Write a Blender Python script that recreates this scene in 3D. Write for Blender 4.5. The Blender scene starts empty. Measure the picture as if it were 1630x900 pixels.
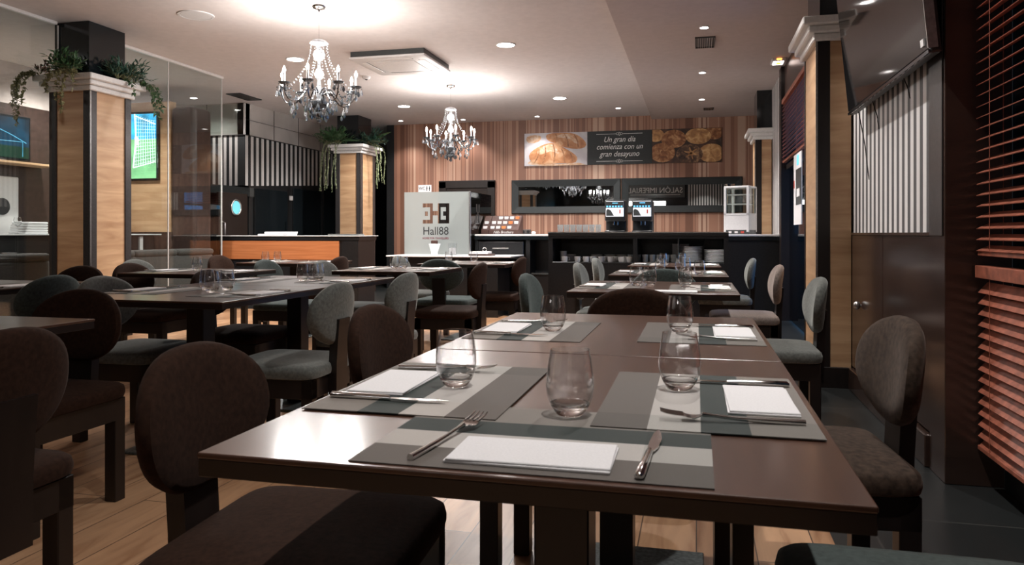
import bpy, bmesh, math, random
from mathutils import Vector, Matrix
random.seed(7)
R = math.radians
PI = math.pi
C = bpy.context.scene.collection
SC = bpy.context.scene

# ---------------------------------------------------------------- camera
cam_d = bpy.data.cameras.new('camera')
cam_d.sensor_width = 36.0
cam_d.lens = 1195.0 / 1630.0 * 36.0
cam_d.shift_y = -78.0 / 1630.0
cam_d.dof.use_dof = True
cam_d.dof.focus_distance = 5.5
cam_d.dof.aperture_fstop = 14.0
cam_d.clip_start = 0.02
cam = bpy.data.objects.new('camera', cam_d)
cam.location = (0, 0, 1.04)
cam.rotation_euler = (R(90), 0, R(13.8))
C.objects.link(cam)
SC.camera = cam
# ---------------------------------------------------------------- look
SC.view_settings.view_transform = 'Standard'
SC.view_settings.look = 'None'
SC.view_settings.gamma = 1.0
SC.view_settings.exposure = 1.32
SC.view_settings.use_curve_mapping = False
w = bpy.data.worlds.new('night'); SC.world = w; w.use_nodes = True
w.node_tree.nodes['Background'].inputs[0].default_value = (0.75, 0.85, 1.0, 1)
w.node_tree.nodes['Background'].inputs[1].default_value = 0.03
BULB_W = 3.6
DOWN_W = 140.0
SPOT_W = 55.0
LAMP_COL = (1.0, 0.955, 0.92)

def lamp(kind, name, loc, energy, color=LAMP_COL, rot=(0, 0, 0), **kw):
    d = bpy.data.lights.new(name, kind); d.energy = energy; d.color = color
    for k, v in kw.items(): setattr(d, k, v)
    o = bpy.data.objects.new(name, d); o.location = loc; o.rotation_euler = rot
    C.objects.link(o); return o
# street light outside the glass entrance door (bluish)
lamp('AREA', 'street_light', (2.3, 8.2, 1.3), 60, (0.12, 0.5, 1.0), (0, R(90), 0), shape='RECTANGLE', size=2.0, size_y=2.6)

# ---------------------------------------------------------------- materials
M = {}
def nt(name):
    m = bpy.data.materials.new(name); m.use_nodes = True
    t = m.node_tree; b = t.nodes['Principled BSDF']; M[name] = m
    return m, t, b
def N(t, kind, **kw):
    n = t.nodes.new(kind)
    for k, v in kw.items(): setattr(n, k, v)
    return n
def ramp(t, stops, interp='LINEAR'):
    r = N(t, 'ShaderNodeValToRGB'); r.color_ramp.interpolation = interp
    e = r.color_ramp.elements
    while len(e) < len(stops): e.new(0.5)
    for i, (p, c) in enumerate(stops):
        e[i].position = p; e[i].color = (*c, 1)
    return r
def coords(t, scale=(1, 1, 1), rot=(0, 0, 0), kind='Object'):
    tc = N(t, 'ShaderNodeTexCoord'); mp = N(t, 'ShaderNodeMapping')
    mp.inputs['Scale'].default_value = scale; mp.inputs['Rotation'].default_value = rot
    t.links.new(tc.outputs[kind], mp.inputs['Vector']); return mp.outputs['Vector']
def plain(name, col, rough=0.5, metal=0.0, var=0.08, scale=12, coat=0, bump=0, sheen=0, spec=None):
    m, t, b = nt(name)
    v = coords(t, (scale,) * 3)
    n = N(t, 'ShaderNodeTexNoise'); n.inputs['Detail'].default_value = 3
    t.links.new(v, n.inputs['Vector'])
    lo = tuple(max(0, c * (1 - var * 2)) for c in col); hi = tuple(min(1, c * (1 + var * 2)) for c in col)
    r = ramp(t, [(0.3, lo), (0.7, hi)]); t.links.new(n.outputs['Fac'], r.inputs[0])
    t.links.new(r.outputs[0], b.inputs['Base Color'])
    b.inputs['Roughness'].default_value = rough; b.inputs['Metallic'].default_value = metal
    if spec is not None: b.inputs['Specular IOR Level'].default_value = spec
    if coat: b.inputs['Coat Weight'].default_value = coat; b.inputs['Coat Roughness'].default_value = 0.08
    if sheen:
        b.inputs['Sheen Weight'].default_value = sheen; b.inputs['Sheen Roughness'].default_value = 0.45
        b.inputs['Sheen Tint'].default_value = (*[min(1, c * 4 + 0.15) for c in col], 1)
    if bump:
        bp = N(t, 'ShaderNodeBump'); bp.inputs['Strength'].default_value = bump; bp.inputs['Distance'].default_value = 0.004
        t.links.new(n.outputs['Fac'], bp.inputs['Height']); t.links.new(bp.outputs[0], b.inputs['Normal'])
    return m
def wood(name, lo, hi, scale=(1.5, 1.5, 16), rough=0.45, coat=0, rot=(0, 0, 0)):
    m, t, b = nt(name)
    v = coords(t, scale, rot)
    n = N(t, 'ShaderNodeTexNoise'); n.inputs['Detail'].default_value = 6; n.inputs['Distortion'].default_value = 0.6
    n.inputs['Scale'].default_value = 1.6
    t.links.new(v, n.inputs['Vector'])
    r = ramp(t, [(0.25, lo), (0.5, tuple((a + c) / 2 for a, c in zip(lo, hi))), (0.72, hi)])
    t.links.new(n.outputs['Fac'], r.inputs[0]); t.links.new(r.outputs[0], b.inputs['Base Color'])
    b.inputs['Roughness'].default_value = rough
    if coat: b.inputs['Coat Weight'].default_value = coat; b.inputs['Coat Roughness'].default_value = 0.12
    return m
def emit(name, col, s):
    m, t, b = nt(name)
    b.inputs['Base Color'].default_value = (*col, 1)
    b.inputs['Emission Color'].default_value = (*col, 1); b.inputs['Emission Strength'].default_value = s
    return m
def stripes(name, axis, period, c1, c2, duty=0.5, rough=0.5):
    m, t, b = nt(name)
    tc = N(t, 'ShaderNodeTexCoord'); sx = N(t, 'ShaderNodeSeparateXYZ'); t.links.new(tc.outputs['Object'], sx.inputs[0])
    mm = N(t, 'ShaderNodeMath', operation='MULTIPLY'); mm.inputs[1].default_value = 1.0 / period
    t.links.new(sx.outputs[axis], mm.inputs[0])
    fr = N(t, 'ShaderNodeMath', operation='FRACT'); t.links.new(mm.outputs[0], fr.inputs[0])
    r = ramp(t, [(0, c1), (duty, c2)], 'CONSTANT'); t.links.new(fr.outputs[0], r.inputs[0])
    t.links.new(r.outputs[0], b.inputs['Base Color']); b.inputs['Roughness'].default_value = rough
    return m
def thin_glass(name, tint, refl=1.0, rough=0.0, film=0.0, filmcol=(0.5, 0.55, 0.55)):
    m, t, b = nt(name)
    t.nodes.remove(b); out = t.nodes['Material Output']
    tr = N(t, 'ShaderNodeBsdfTransparent'); tr.inputs[0].default_value = (*tint, 1)
    gl = N(t, 'ShaderNodeBsdfGlossy'); gl.inputs['Roughness'].default_value = rough
    lw = N(t, 'ShaderNodeLayerWeight'); lw.inputs['Blend'].default_value = 0.5
    pw = N(t, 'ShaderNodeMath', operation='POWER'); pw.inputs[1].default_value = 5.0; t.links.new(lw.outputs['Facing'], pw.inputs[0])
    ml = N(t, 'ShaderNodeMath', operation='MULTIPLY_ADD'); ml.inputs[1].default_value = 0.95 ; ml.inputs[2].default_value = 0.04 * refl; ml.use_clamp = True
    t.links.new(pw.outputs[0], ml.inputs[0])
    mx = N(t, 'ShaderNodeMixShader'); t.links.new(ml.outputs[0], mx.inputs[0])
    base = tr.outputs[0]
    if film:
        df = N(t, 'ShaderNodeBsdfDiffuse'); df.inputs[0].default_value = (*filmcol, 1)
        tl = N(t, 'ShaderNodeBsdfTranslucent'); tl.inputs[0].default_value = (*filmcol, 1)
        m1 = N(t, 'ShaderNodeMixShader'); m1.inputs[0].default_value = 0.5
        t.links.new(df.outputs[0], m1.inputs[1]); t.links.new(tl.outputs[0], m1.inputs[2])
        m2 = N(t, 'ShaderNodeMixShader'); m2.inputs[0].default_value = film
        t.links.new(tr.outputs[0], m2.inputs[1]); t.links.new(m1.outputs[0], m2.inputs[2]); base = m2.outputs[0]
    t.links.new(base, mx.inputs[1]); t.links.new(gl.outputs[0], mx.inputs[2])
    t.links.new(mx.outputs[0], out.inputs[0]); return m

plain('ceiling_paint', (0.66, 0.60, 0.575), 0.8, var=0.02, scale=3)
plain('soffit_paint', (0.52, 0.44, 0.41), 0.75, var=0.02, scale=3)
plain('white_mould', (0.74, 0.72, 0.70), 0.45, var=0.03)
plain('white_plastic', (0.72, 0.70, 0.69), 0.4, var=0.02)
plain('paper', (0.80, 0.79, 0.80), 0.8, var=0.02, scale=60, bump=0.1)
plain('china', (0.84, 0.85, 0.86), 0.18, var=0.02)
plain('frame_black', (0.010, 0.014, 0.015), 0.55)
plain('black_gloss', (0.008, 0.011, 0.013), 0.12, var=0.1)
plain('black_satin', (0.014, 0.015, 0.016), 0.38, var=0.15)
plain('black_lam', (0.010, 0.010, 0.011), 0.3, var=0.2)
plain('grey_lam', (0.05, 0.055, 0.055), 0.35)
plain('dark_metal', (0.06, 0.055, 0.055), 0.35, 0.4)
plain('steel', (0.75, 0.74, 0.73), 0.13, 1.0, var=0.02)
plain('brushed_steel', (0.5, 0.49, 0.48), 0.3, 1.0)
plain('dark_chrome', (0.22, 0.23, 0.25), 0.15, 1.0)
plain('velvet_brown', (0.026, 0.0125, 0.0078), 0.9, var=0.13, scale=16, bump=0.15, sheen=0.10, spec=0.1)
plain('velvet_grey', (0.105, 0.110, 0.102), 0.85, var=0.13, scale=16, bump=0.15, sheen=0.5, spec=0.15)
plain('velvet_teal', (0.044, 0.056, 0.053), 0.85, var=0.13, scale=16, bump=0.15, sheen=0.45, spec=0.15)
plain('velvet_taupe', (0.16, 0.13, 0.115), 0.85, var=0.13, scale=16, bump=0.15, sheen=0.45, spec=0.15)
plain('velvet_mottled', (0.042, 0.028, 0.020), 0.85, var=0.24, scale=11, bump=0.15, sheen=0.3, spec=0.15)
plain('sofa_fabric', (0.05, 0.045, 0.042), 0.8, var=0.15, sheen=0.3)
plain('slate_plate', (0.10, 0.12, 0.12), 0.35, 0.5, var=0.3, scale=14)
plain('leaf_green', (0.05, 0.115, 0.045), 0.5, var=0.45, scale=14)
plain('leaf_blue', (0.04, 0.10, 0.07), 0.5, var=0.4, scale=14)
plain('leaf_olive', (0.22, 0.21, 0.10), 0.55, var=0.35, scale=14)
plain('leaf_pale', (0.20, 0.24, 0.13), 0.55, var=0.3, scale=14)
plain('leaf_red', (0.16, 0.07, 0.05), 0.6, var=0.35, scale=14)
plain('slat_wood', (0.36, 0.115, 0.07), 0.42, var=0.15, scale=5)
plain('brown_wall', (0.045, 0.026, 0.021), 0.35, var=0.15, scale=4)
plain('red', (0.55, 0.06, 0.04), 0.5)
plain('orange_card', (0.8, 0.25, 0.08), 0.5)
plain('box_brown', (0.075, 0.035, 0.028), 0.5)
plain('maroon_ink', (0.18, 0.03, 0.05), 0.6)
plain('ink', (0.02, 0.02, 0.022), 0.5)
plain('chalk', (0.82, 0.82, 0.80), 0.8, var=0.03)
plain('board_black', (0.022, 0.026, 0.027), 0.6)
plain('socket_grey', (0.09, 0.075, 0.07), 0.5)
wood('oak', (0.42, 0.235, 0.12), (0.66, 0.43, 0.25), (1.2, 1.2, 9), 0.42)
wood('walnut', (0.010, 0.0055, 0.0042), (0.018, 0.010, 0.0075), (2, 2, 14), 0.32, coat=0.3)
wood('wenge', (0.008, 0.0055, 0.005), (0.016, 0.0105, 0.009), (9, 9, 2), 0.35)
wood('wainscot', (0.030, 0.017, 0.013), (0.052, 0.030, 0.023), (1.5, 1.5, 8), 0.22, coat=0.4)
wood('orange_wood', (0.40, 0.125, 0.04), (0.56, 0.21, 0.08), (0.9, 1, 22), 0.35, coat=0.2)
wood('table_top', (0.055, 0.022, 0.012), (0.085, 0.037, 0.021), (14, 1.2, 1), 0.32, coat=0.5)
M['table_top'].node_tree.nodes['Principled BSDF'].inputs['Coat Roughness'].default_value = 0.15
stripes('wall_stripe', 1, 0.105, (0.80, 0.78, 0.77), (0.085, 0.085, 0.088), 0.52)
stripes('bar_stripe', 1, 0.150, (0.60, 0.58, 0.56), (0.02, 0.022, 0.023), 0.5)
stripes('bar_stripe_x', 0, 0.100, (0.60, 0.58, 0.56), (0.02, 0.022, 0.023), 0.5)
emit('bulb_glow', (1.0, 0.95, 0.9), 28)
emit('disc_glow', (1.0, 0.96, 0.93), 14)
emit('soft_glow', (1.0, 0.97, 0.95), 3)
emit('amber_glow', (1.0, 0.3, 0.06), 1.6)
emit('cyan_glow', (0.15, 0.55, 0.65), 0.22)
emit('screen_blue', (0.1, 0.4, 0.75), 0.6)
emit('screen_white', (0.6, 0.62, 0.65), 0.45)
thin_glass('pane', (0.90, 0.93, 0.92), 1.4)
thin_glass('door_glass', (0.35, 0.42, 0.48), 1.0)
thin_glass('clear_film', (0.86, 0.88, 0.88), 1.0)
thin_glass('frost', (0.75, 0.80, 0.80), 0.9, 0.05, film=0.72, filmcol=(0.50, 0.54, 0.53))
thin_glass('smoke_film', (0.30, 0.33, 0.33), 1.6)
m, t, b = nt('mirror'); b.inputs['Metallic'].default_value = 1; b.inputs['Roughness'].default_value = 0.01; b.inputs['Base Color'].default_value = (0.82, 0.84, 0.84, 1)
m, t, b = nt('mirror_tile'); b.inputs['Metallic'].default_value = 0.35; b.inputs['Roughness'].default_value = 0.12
v = coords(t, (1, 1, 1)); n = N(t, 'ShaderNodeTexNoise'); n.inputs['Scale'].default_value = 2; t.links.new(v, n.inputs['Vector'])
r_ = ramp(t, [(0.3, (0.62, 0.58, 0.54)), (0.7, (0.78, 0.74, 0.70))]); t.links.new(n.outputs['Fac'], r_.inputs[0]); t.links.new(r_.outputs[0], b.inputs['Base Color'])
m, t, b = nt('glass'); b.inputs['Transmission Weight'].default_value = 1; b.inputs['Roughness'].default_value = 0.0; b.inputs['IOR'].default_value = 1.45
b.inputs['Base Color'].default_value = (0.97, 0.98, 0.98, 1)
m, t, b = nt('crystal'); b.inputs['Transmission Weight'].default_value = 0.75; b.inputs['Roughness'].default_value = 0.05; b.inputs['IOR'].default_value = 1.5
b.inputs['Base Color'].default_value = (0.80, 0.84, 0.88, 1)
m, t, b = nt('smoke_crystal'); b.inputs['Transmission Weight'].default_value = 0.5; b.inputs['Roughness'].default_value = 0.06; b.inputs['IOR'].default_value = 1.5
b.inputs['Base Color'].default_value = (0.15, 0.165, 0.18, 1)
m, t, b = nt('tv_screen'); b.inputs['Base Color'].default_value = (0.012, 0.012, 0.013, 1); b.inputs['Roughness'].default_value = 0.06; b.inputs['Specular IOR Level'].default_value = 0.9

m, t, b = nt('tumbler_glass'); t.nodes.remove(b)
tc = N(t, 'ShaderNodeTexCoord'); sx = N(t, 'ShaderNodeSeparateXYZ'); t.links.new(tc.outputs['Object'], sx.inputs[0])
hz = N(t, 'ShaderNodeMath', operation='LESS_THAN'); hz.inputs[1].default_value = 0.0195; t.links.new(sx.outputs[2], hz.inputs[0])
tr = N(t, 'ShaderNodeBsdfTransparent'); tr.inputs[0].default_value = (0.985, 0.985, 0.985, 1)
gl = N(t, 'ShaderNodeBsdfGlossy'); gl.inputs['Roughness'].default_value = 0.02
lw = N(t, 'ShaderNodeLayerWeight'); lw.inputs['Blend'].default_value = 0.5
pw = N(t, 'ShaderNodeMath', operation='POWER'); pw.inputs[1].default_value = 2.7; t.links.new(lw.outputs['Facing'], pw.inputs[0])
ml = N(t, 'ShaderNodeMath', operation='MULTIPLY_ADD'); ml.inputs[1].default_value = 0.95; ml.inputs[2].default_value = 0.07; t.links.new(pw.outputs[0], ml.inputs[0])
ma = N(t, 'ShaderNodeMixShader'); t.links.new(ml.outputs[0], ma.inputs[0]); t.links.new(tr.outputs[0], ma.inputs[1]); t.links.new(gl.outputs[0], ma.inputs[2])
gg = N(t, 'ShaderNodeBsdfGlass'); gg.inputs['IOR'].default_value = 1.45; gg.inputs['Roughness'].default_value = 0.0
mb_ = N(t, 'ShaderNodeMixShader'); t.links.new(hz.outputs[0], mb_.inputs[0]); t.links.new(ma.outputs[0], mb_.inputs[1]); t.links.new(gg.outputs[0], mb_.inputs[2])
t.links.new(mb_.outputs[0], t.nodes['Material Output'].inputs[0])
thin_glass('cloudy_glass', (0.88, 0.9, 0.9), 2.0, 0.05, film=0.22, filmcol=(0.75, 0.77, 0.78))
# wallpaper: irregular vertical stripes
m, t, b = nt('wallpaper')
tc = N(t, 'ShaderNodeTexCoord'); sx = N(t, 'ShaderNodeSeparateXYZ'); t.links.new(tc.outputs['Object'], sx.inputs[0])
nz = N(t, 'ShaderNodeTexNoise', noise_dimensions='1D'); nz.inputs['Scale'].default_value = 2.1; nz.inputs['Detail'].default_value = 3; nz.inputs['Roughness'].default_value = 0.62
t.links.new(sx.outputs[0], nz.inputs['W'])
r_ = ramp(t, [(0, (0.16, 0.072, 0.045)), (0.36, (0.29, 0.14, 0.09)), (0.42, (0.21, 0.10, 0.066)), (0.47, (0.39, 0.22, 0.15)),
              (0.505, (0.26, 0.125, 0.082)), (0.54, (0.35, 0.18, 0.12)), (0.59, (0.50, 0.33, 0.24)), (0.63, (0.23, 0.11, 0.075)), (0.68, (0.40, 0.235, 0.165))], 'CONSTANT')
t.links.new(nz.outputs['Fac'], r_.inputs[0]); t.links.new(r_.outputs[0], b.inputs['Base Color']); b.inputs['Roughness'].default_value = 0.5
# plank floor
m, t, b = nt('plank_floor')
v = coords(t, (1, 1, 1), (0, 0, R(90)))
bk = N(t, 'ShaderNodeTexBrick'); bk.offset = 0.37
for k, val in (('Scale', 1.0), ('Brick Width', 1.25), ('Row Height', 0.19), ('Mortar Size', 0.0022), ('Mortar Smooth', 0.1), ('Bias', 0.0)): bk.inputs[k].default_value = val
bk.inputs['Color1'].default_value = (0.37, 0.205, 0.11, 1); bk.inputs['Color2'].default_value = (0.55, 0.335, 0.195, 1); bk.inputs['Mortar'].default_value = (0.10, 0.06, 0.04, 1)
t.links.new(v, bk.inputs['Vector'])
v2 = coords(t, (7, 0.9, 1)); gn = N(t, 'ShaderNodeTexNoise'); gn.inputs['Scale'].default_value = 2.2; gn.inputs['Detail'].default_value = 7; gn.inputs['Distortion'].default_value = 1.2
t.links.new(v2, gn.inputs['Vector']); gr = ramp(t, [(0.30, (0.62, 0.50, 0.42)), (0.48, (0.95, 0.92, 0.9)), (0.7, (1.12, 1.1, 1.08))]); t.links.new(gn.outputs['Fac'], gr.inputs[0])
mx = N(t, 'ShaderNodeMixRGB', blend_type='MULTIPLY'); mx.inputs[0].default_value = 1; t.links.new(bk.outputs['Color'], mx.inputs[1]); t.links.new(gr.outputs[0], mx.inputs[2])
t.links.new(mx.outputs[0], b.inputs['Base Color']); b.inputs['Roughness'].default_value = 0.33
# dark tile floor
m, t, b = nt('tile_floor')
v = coords(t); bk = N(t, 'ShaderNodeTexBrick'); bk.offset = 0
for k, val in (('Scale', 1.0), ('Brick Width', 0.6), ('Row Height', 0.6), ('Mortar Size', 0.004), ('Mortar Smooth', 0.1)): bk.inputs[k].default_value = val
bk.inputs['Color1'].default_value = (0.016, 0.018, 0.018, 1); bk.inputs['Color2'].default_value = (0.020, 0.022, 0.022, 1); bk.inputs['Mortar'].default_value = (0.05, 0.05, 0.047, 1)
t.links.new(v, bk.inputs['Vector']); t.links.new(bk.outputs['Color'], b.inputs['Base Color']); b.inputs['Roughness'].default_value = 0.3
# place mat: woven bands in two directions
m, t, b = nt('mat_weave')
tc = N(t, 'ShaderNodeTexCoord'); sx = N(t, 'ShaderNodeSeparateXYZ'); t.links.new(tc.outputs['Object'], sx.inputs[0])
ay = N(t, 'ShaderNodeMath', operation='MULTIPLY_ADD'); ay.inputs[1].default_value = 3.0; ay.inputs[2].default_value = 0.0; t.links.new(sx.outputs[1], ay.inputs[0])
ry = ramp(t, [(0, (0.115, 0.100, 0.088)), (0.25, (0.46, 0.435, 0.41)), (0.48, (0.022, 0.033, 0.030)), (0.69, (0.20, 0.18, 0.16))], 'CONSTANT'); t.links.new(ay.outputs[0], ry.inputs[0])
ax = N(t, 'ShaderNodeMath', operation='MULTIPLY_ADD'); ax.inputs[1].default_value = 2.2; ax.inputs[2].default_value = 0.5; t.links.new(sx.outputs[0], ax.inputs[0])
rx = ramp(t, [(0, (1.0, 0.98, 0.96)), (0.22, (1.0, 1.0, 1.0)), (0.80, (0.80, 0.82, 0.81)), (0.9, (0.80, 0.82, 0.81))], 'CONSTANT'); t.links.new(ax.outputs[0], rx.inputs[0])
mx = N(t, 'ShaderNodeMixRGB', blend_type='MULTIPLY'); mx.inputs[0].default_value = 1; t.links.new(ry.outputs[0], mx.inputs[1]); t.links.new(rx.outputs[0], mx.inputs[2])
v = coords(t, (420, 420, 420)); wn = N(t, 'ShaderNodeTexNoise'); t.links.new(v, wn.inputs['Vector'])
wr = ramp(t, [(0.35, (0.8, 0.8, 0.8)), (0.65, (1.15, 1.15, 1.15))]); t.links.new(wn.outputs['Fac'], wr.inputs[0])
mx2 = N(t, 'ShaderNodeMixRGB', blend_type='MULTIPLY'); mx2.inputs[0].default_value = 1; t.links.new(mx.outputs[0], mx2.inputs[1]); t.links.new(wr.outputs[0], mx2.inputs[2])
t.links.new(mx2.outputs[0], b.inputs['Base Color']); b.inputs['Roughness'].default_value = 0.7
# printed food: mottled crusts
def crust(name, c1, c2, c3, sc):
    m, t, b = nt(name); v = coords(t, (sc, sc, sc)); n = N(t, 'ShaderNodeTexNoise'); n.inputs['Scale'].default_value = 1; n.inputs['Detail'].default_value = 5; n.inputs['Distortion'].default_value = 1
    t.links.new(v, n.inputs['Vector']); r = ramp(t, [(0.3, c1), (0.5, c2), (0.68, c3)]); t.links.new(n.outputs['Fac'], r.inputs[0]); t.links.new(r.outputs[0], b.inputs['Base Color'])
crust('croissant_print', (0.34, 0.12, 0.04), (0.50, 0.22, 0.09), (0.62, 0.36, 0.20), 7)
crust('croissant_light', (0.50, 0.25, 0.12), (0.60, 0.38, 0.24), (0.68, 0.56, 0.46), 14)
crust('cloth_print', (0.42, 0.38, 0.43), (0.55, 0.52, 0.55), (0.62, 0.60, 0.61), 4)
crust('dark_print', (0.02, 0.012, 0.01), (0.05, 0.025, 0.016), (0.09, 0.04, 0.025), 5)
crust('roll_print', (0.13, 0.045, 0.018), (0.30, 0.12, 0.045), (0.55, 0.30, 0.14), 13)
crust('roll_light', (0.26, 0.12, 0.05), (0.48, 0.24, 0.09), (0.72, 0.46, 0.22), 9)
crust('roll_dark', (0.03, 0.015, 0.01), (0.10, 0.05, 0.03), (0.35, 0.20, 0.10), 11)
# television pictures
def tvpic(name, ax, sky, grass, zsplit, line=0.8, mesh=True):
    m, t, b = nt(name)
    tc = N(t, 'ShaderNodeTexCoord'); sx = N(t, 'ShaderNodeSeparateXYZ'); t.links.new(tc.outputs['Object'], sx.inputs[0])
    z = N(t, 'ShaderNodeMath', operation='MULTIPLY_ADD'); z.inputs[1].default_value = 1; z.inputs[2].default_value = -zsplit; t.links.new(sx.outputs[2], z.inputs[0])
    st = N(t, 'ShaderNodeMath', operation='GREATER_THAN'); st.inputs[1].default_value = 0; t.links.new(z.outputs[0], st.inputs[0])
    nn = N(t, 'ShaderNodeTexNoise'); nn.inputs['Scale'].default_value = 5; nn.inputs['Detail'].default_value = 4; t.links.new(tc.outputs['Object'], nn.inputs['Vector'])
    sr = ramp(t, [(0.35, tuple(c * 0.35 for c in sky)), (0.6, sky)]); t.links.new(nn.outputs['Fac'], sr.inputs[0])
    gr = ramp(t, [(0.35, tuple(c * 0.7 for c in grass)), (0.6, grass)]); t.links.new(nn.outputs['Fac'], gr.inputs[0])
    mx = N(t, 'ShaderNodeMixRGB'); t.links.new(st.outputs[0], mx.inputs[0]); t.links.new(gr.outputs[0], mx.inputs[1]); t.links.new(sr.outputs[0], mx.inputs[2])
    t.links.new(mx.outputs[0], b.inputs['Emission Color']); b.inputs['Emission Strength'].default_value = line
    b.inputs['Base Color'].default_value = (0.01, 0.01, 0.01, 1); b.inputs['Roughness'].default_value = 0.1
tvpic('match_screen', 0, (0.05, 0.45, 0.80), (0.20, 0.48, 0.22), 2.36, 1.0)
tvpic('match_screen_dim', 1, (0.01, 0.09, 0.17), (0.012, 0.07, 0.04), 2.06, 0.4)
emit('net_line', (0.75, 0.9, 0.95), 0.75)
emit('net_line_dim', (0.05, 0.25, 0.4), 0.3)

# ---------------------------------------------------------------- mesh helpers
class MB:
    def __init__(s): s.bm = bmesh.new()
    def box(s, x0, x1, y0, y1, z0, z1, bev=0, seg=1, rot=None, piv=None):
        r = bmesh.ops.create_cube(s.bm, size=1)
        vs = r['verts']
        for v in vs: v.co = Vector(((v.co.x + .5) * (x1 - x0) + x0, (v.co.y + .5) * (y1 - y0) + y0, (v.co.z + .5) * (z1 - z0) + z0))
        if bev:
            es = list({e for v in vs for e in v.link_edges})
            rr = bmesh.ops.bevel(s.bm, geom=es, offset=bev, segments=seg, affect='EDGES', profile=0.5)
            vs = list({v for f in rr['faces'] for v in f.verts} | {v for v in vs if v.is_valid})
        if rot is not None:
            bmesh.ops.rotate(s.bm, verts=vs, cent=piv or ((x0 + x1) / 2, (y0 + y1) / 2, (z0 + z1) / 2), matrix=rot)
        return s
    def tube(s, pts, rad, seg=8, cap=True, closed=False):
        pts = [Vector(p) for p in pts]; n = len(pts)
        rad = rad if isinstance(rad, (list, tuple)) else [rad] * n
        rings = []; ref = None
        for i, p in enumerate(pts):
            a = pts[i - 1] if (i > 0 or closed) else p; bq = pts[(i + 1) % n] if (i < n - 1 or closed) else p
            d = (bq - a).normalized()
            if ref is None: ref = Vector((0, 0, 1)) if abs(d.z) < 0.9 else Vector((1, 0, 0))
            u = d.cross(ref).normalized(); vv = u.cross(d).normalized(); ref = vv
            rings.append([s.bm.verts.new(p + (u * math.cos(2 * PI * k / seg) + vv * math.sin(2 * PI * k / seg)) * rad[i]) for k in range(seg)])
        for i in range(n if closed else n - 1):
            A, B = rings[i], rings[(i + 1) % n]
            for k in range(seg): s.bm.faces.new((A[k], A[(k + 1) % seg], B[(k + 1) % seg], B[k]))
        if cap and not closed: s.bm.faces.new(rings[0][::-1]); s.bm.faces.new(rings[-1])
        return s
    def lathe(s, prof, c=(0, 0, 0), seg=24, close=False, mat=None):
        rings = []
        for (r, z) in prof:
            if r < 1e-6: rings.append([s.bm.verts.new((c[0], c[1], c[2] + z))]); continue
            rings.append([s.bm.verts.new((c[0] + r * math.cos(2 * PI * k / seg), c[1] + r * math.sin(2 * PI * k / seg), c[2] + z)) for k in range(seg)])
        m = len(rings)
        for i in range(m if close else m - 1):
            A, B = rings[i], rings[(i + 1) % m]
            for k in range(seg):
                q = (k + 1) % seg
                if len(A) == 1 and len(B) == 1: break
                if len(A) == 1: s.bm.faces.new((A[0], B[q], B[k]))
                elif len(B) == 1: s.bm.faces.new((A[k], A[q], B[0]))
                else: s.bm.faces.new((A[k], A[q], B[q], B[k]))
        return s
    def ball(s, c, rx, ry=None, rz=None, seg=10, rings=6):
        ry = ry or rx; rz = rz or rx
        r = bmesh.ops.create_uvsphere(s.bm, u_segments=seg, v_segments=rings, radius=1)
        for v in r['verts']: v.co = Vector((c[0] + v.co.x * rx, c[1] + v.co.y * ry, c[2] + v.co.z * rz))
        return s
    def poly(s, pts):
        s.bm.faces.new([s.bm.verts.new(p) for p in pts]); return s
    def prism(s, pts2, f0, f1):
        """closed outline pts2 mapped by f0 / f1 (front and back) to 3-D"""
        a = [s.bm.verts.new(f0(p)) for p in pts2]; b_ = [s.bm.verts.new(f1(p)) for p in pts2]
        s.bm.faces.new(a); s.bm.faces.new(b_[::-1])
        for i in range(len(a)):
            j = (i + 1) % len(a); s.bm.faces.new((a[j], a[i], b_[i], b_[j]))
        return s
    def build(s, name, mat, parent=None, smooth=False, loc=None, rotz=0, kind=None, fix=True):
        if fix: bmesh.ops.recalc_face_normals(s.bm, faces=s.bm.faces)
        me = bpy.data.meshes.new(name); s.bm.to_mesh(me); s.bm.free()
        me.materials.append(M[mat] if isinstance(mat, str) else mat)
        if smooth:
            for p in me.polygons: p.use_smooth = True
            try: me.set_sharp_from_angle(angle=R(50))
            except Exception: pass
        o = bpy.data.objects.new(name, me); C.objects.link(o)
        if parent: o.parent = parent
        if loc: o.location = loc
        if rotz: o.rotation_euler = (0, 0, rotz)
        if kind: o['kind'] = kind
        return o
def tag(o, label, cat, group=None, kind=None):
    o['label'] = label; o['category'] = cat
    if group: o['group'] = group
    if kind: o['kind'] = kind
    return o
def thing(name, label, cat, loc=(0, 0, 0), rotz=0, group=None):
    o = bpy.data.objects.new(name, None); o.empty_display_size = 0.1; C.objects.link(o)
    o.location = loc; o.rotation_euler = (0, 0, rotz)
    return tag(o, label, cat, group)
def dup(o, loc=None, rotz=None, label=None, group=None, parent=None):
    c = o.copy(); C.objects.link(c)
    if parent: c.parent = parent
    if loc is not None: c.location = loc
    if rotz is not None: c.rotation_euler = (0, 0, rotz)
    if label: c['label'] = label
    if group: c['group'] = group
    for ch in [k for k in bpy.data.objects if k.parent == o]: dup(ch, parent=c)
    return c
def struct(name, mb, mat, smooth=False): return mb.build(name, mat, None, smooth, kind='structure')
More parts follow.
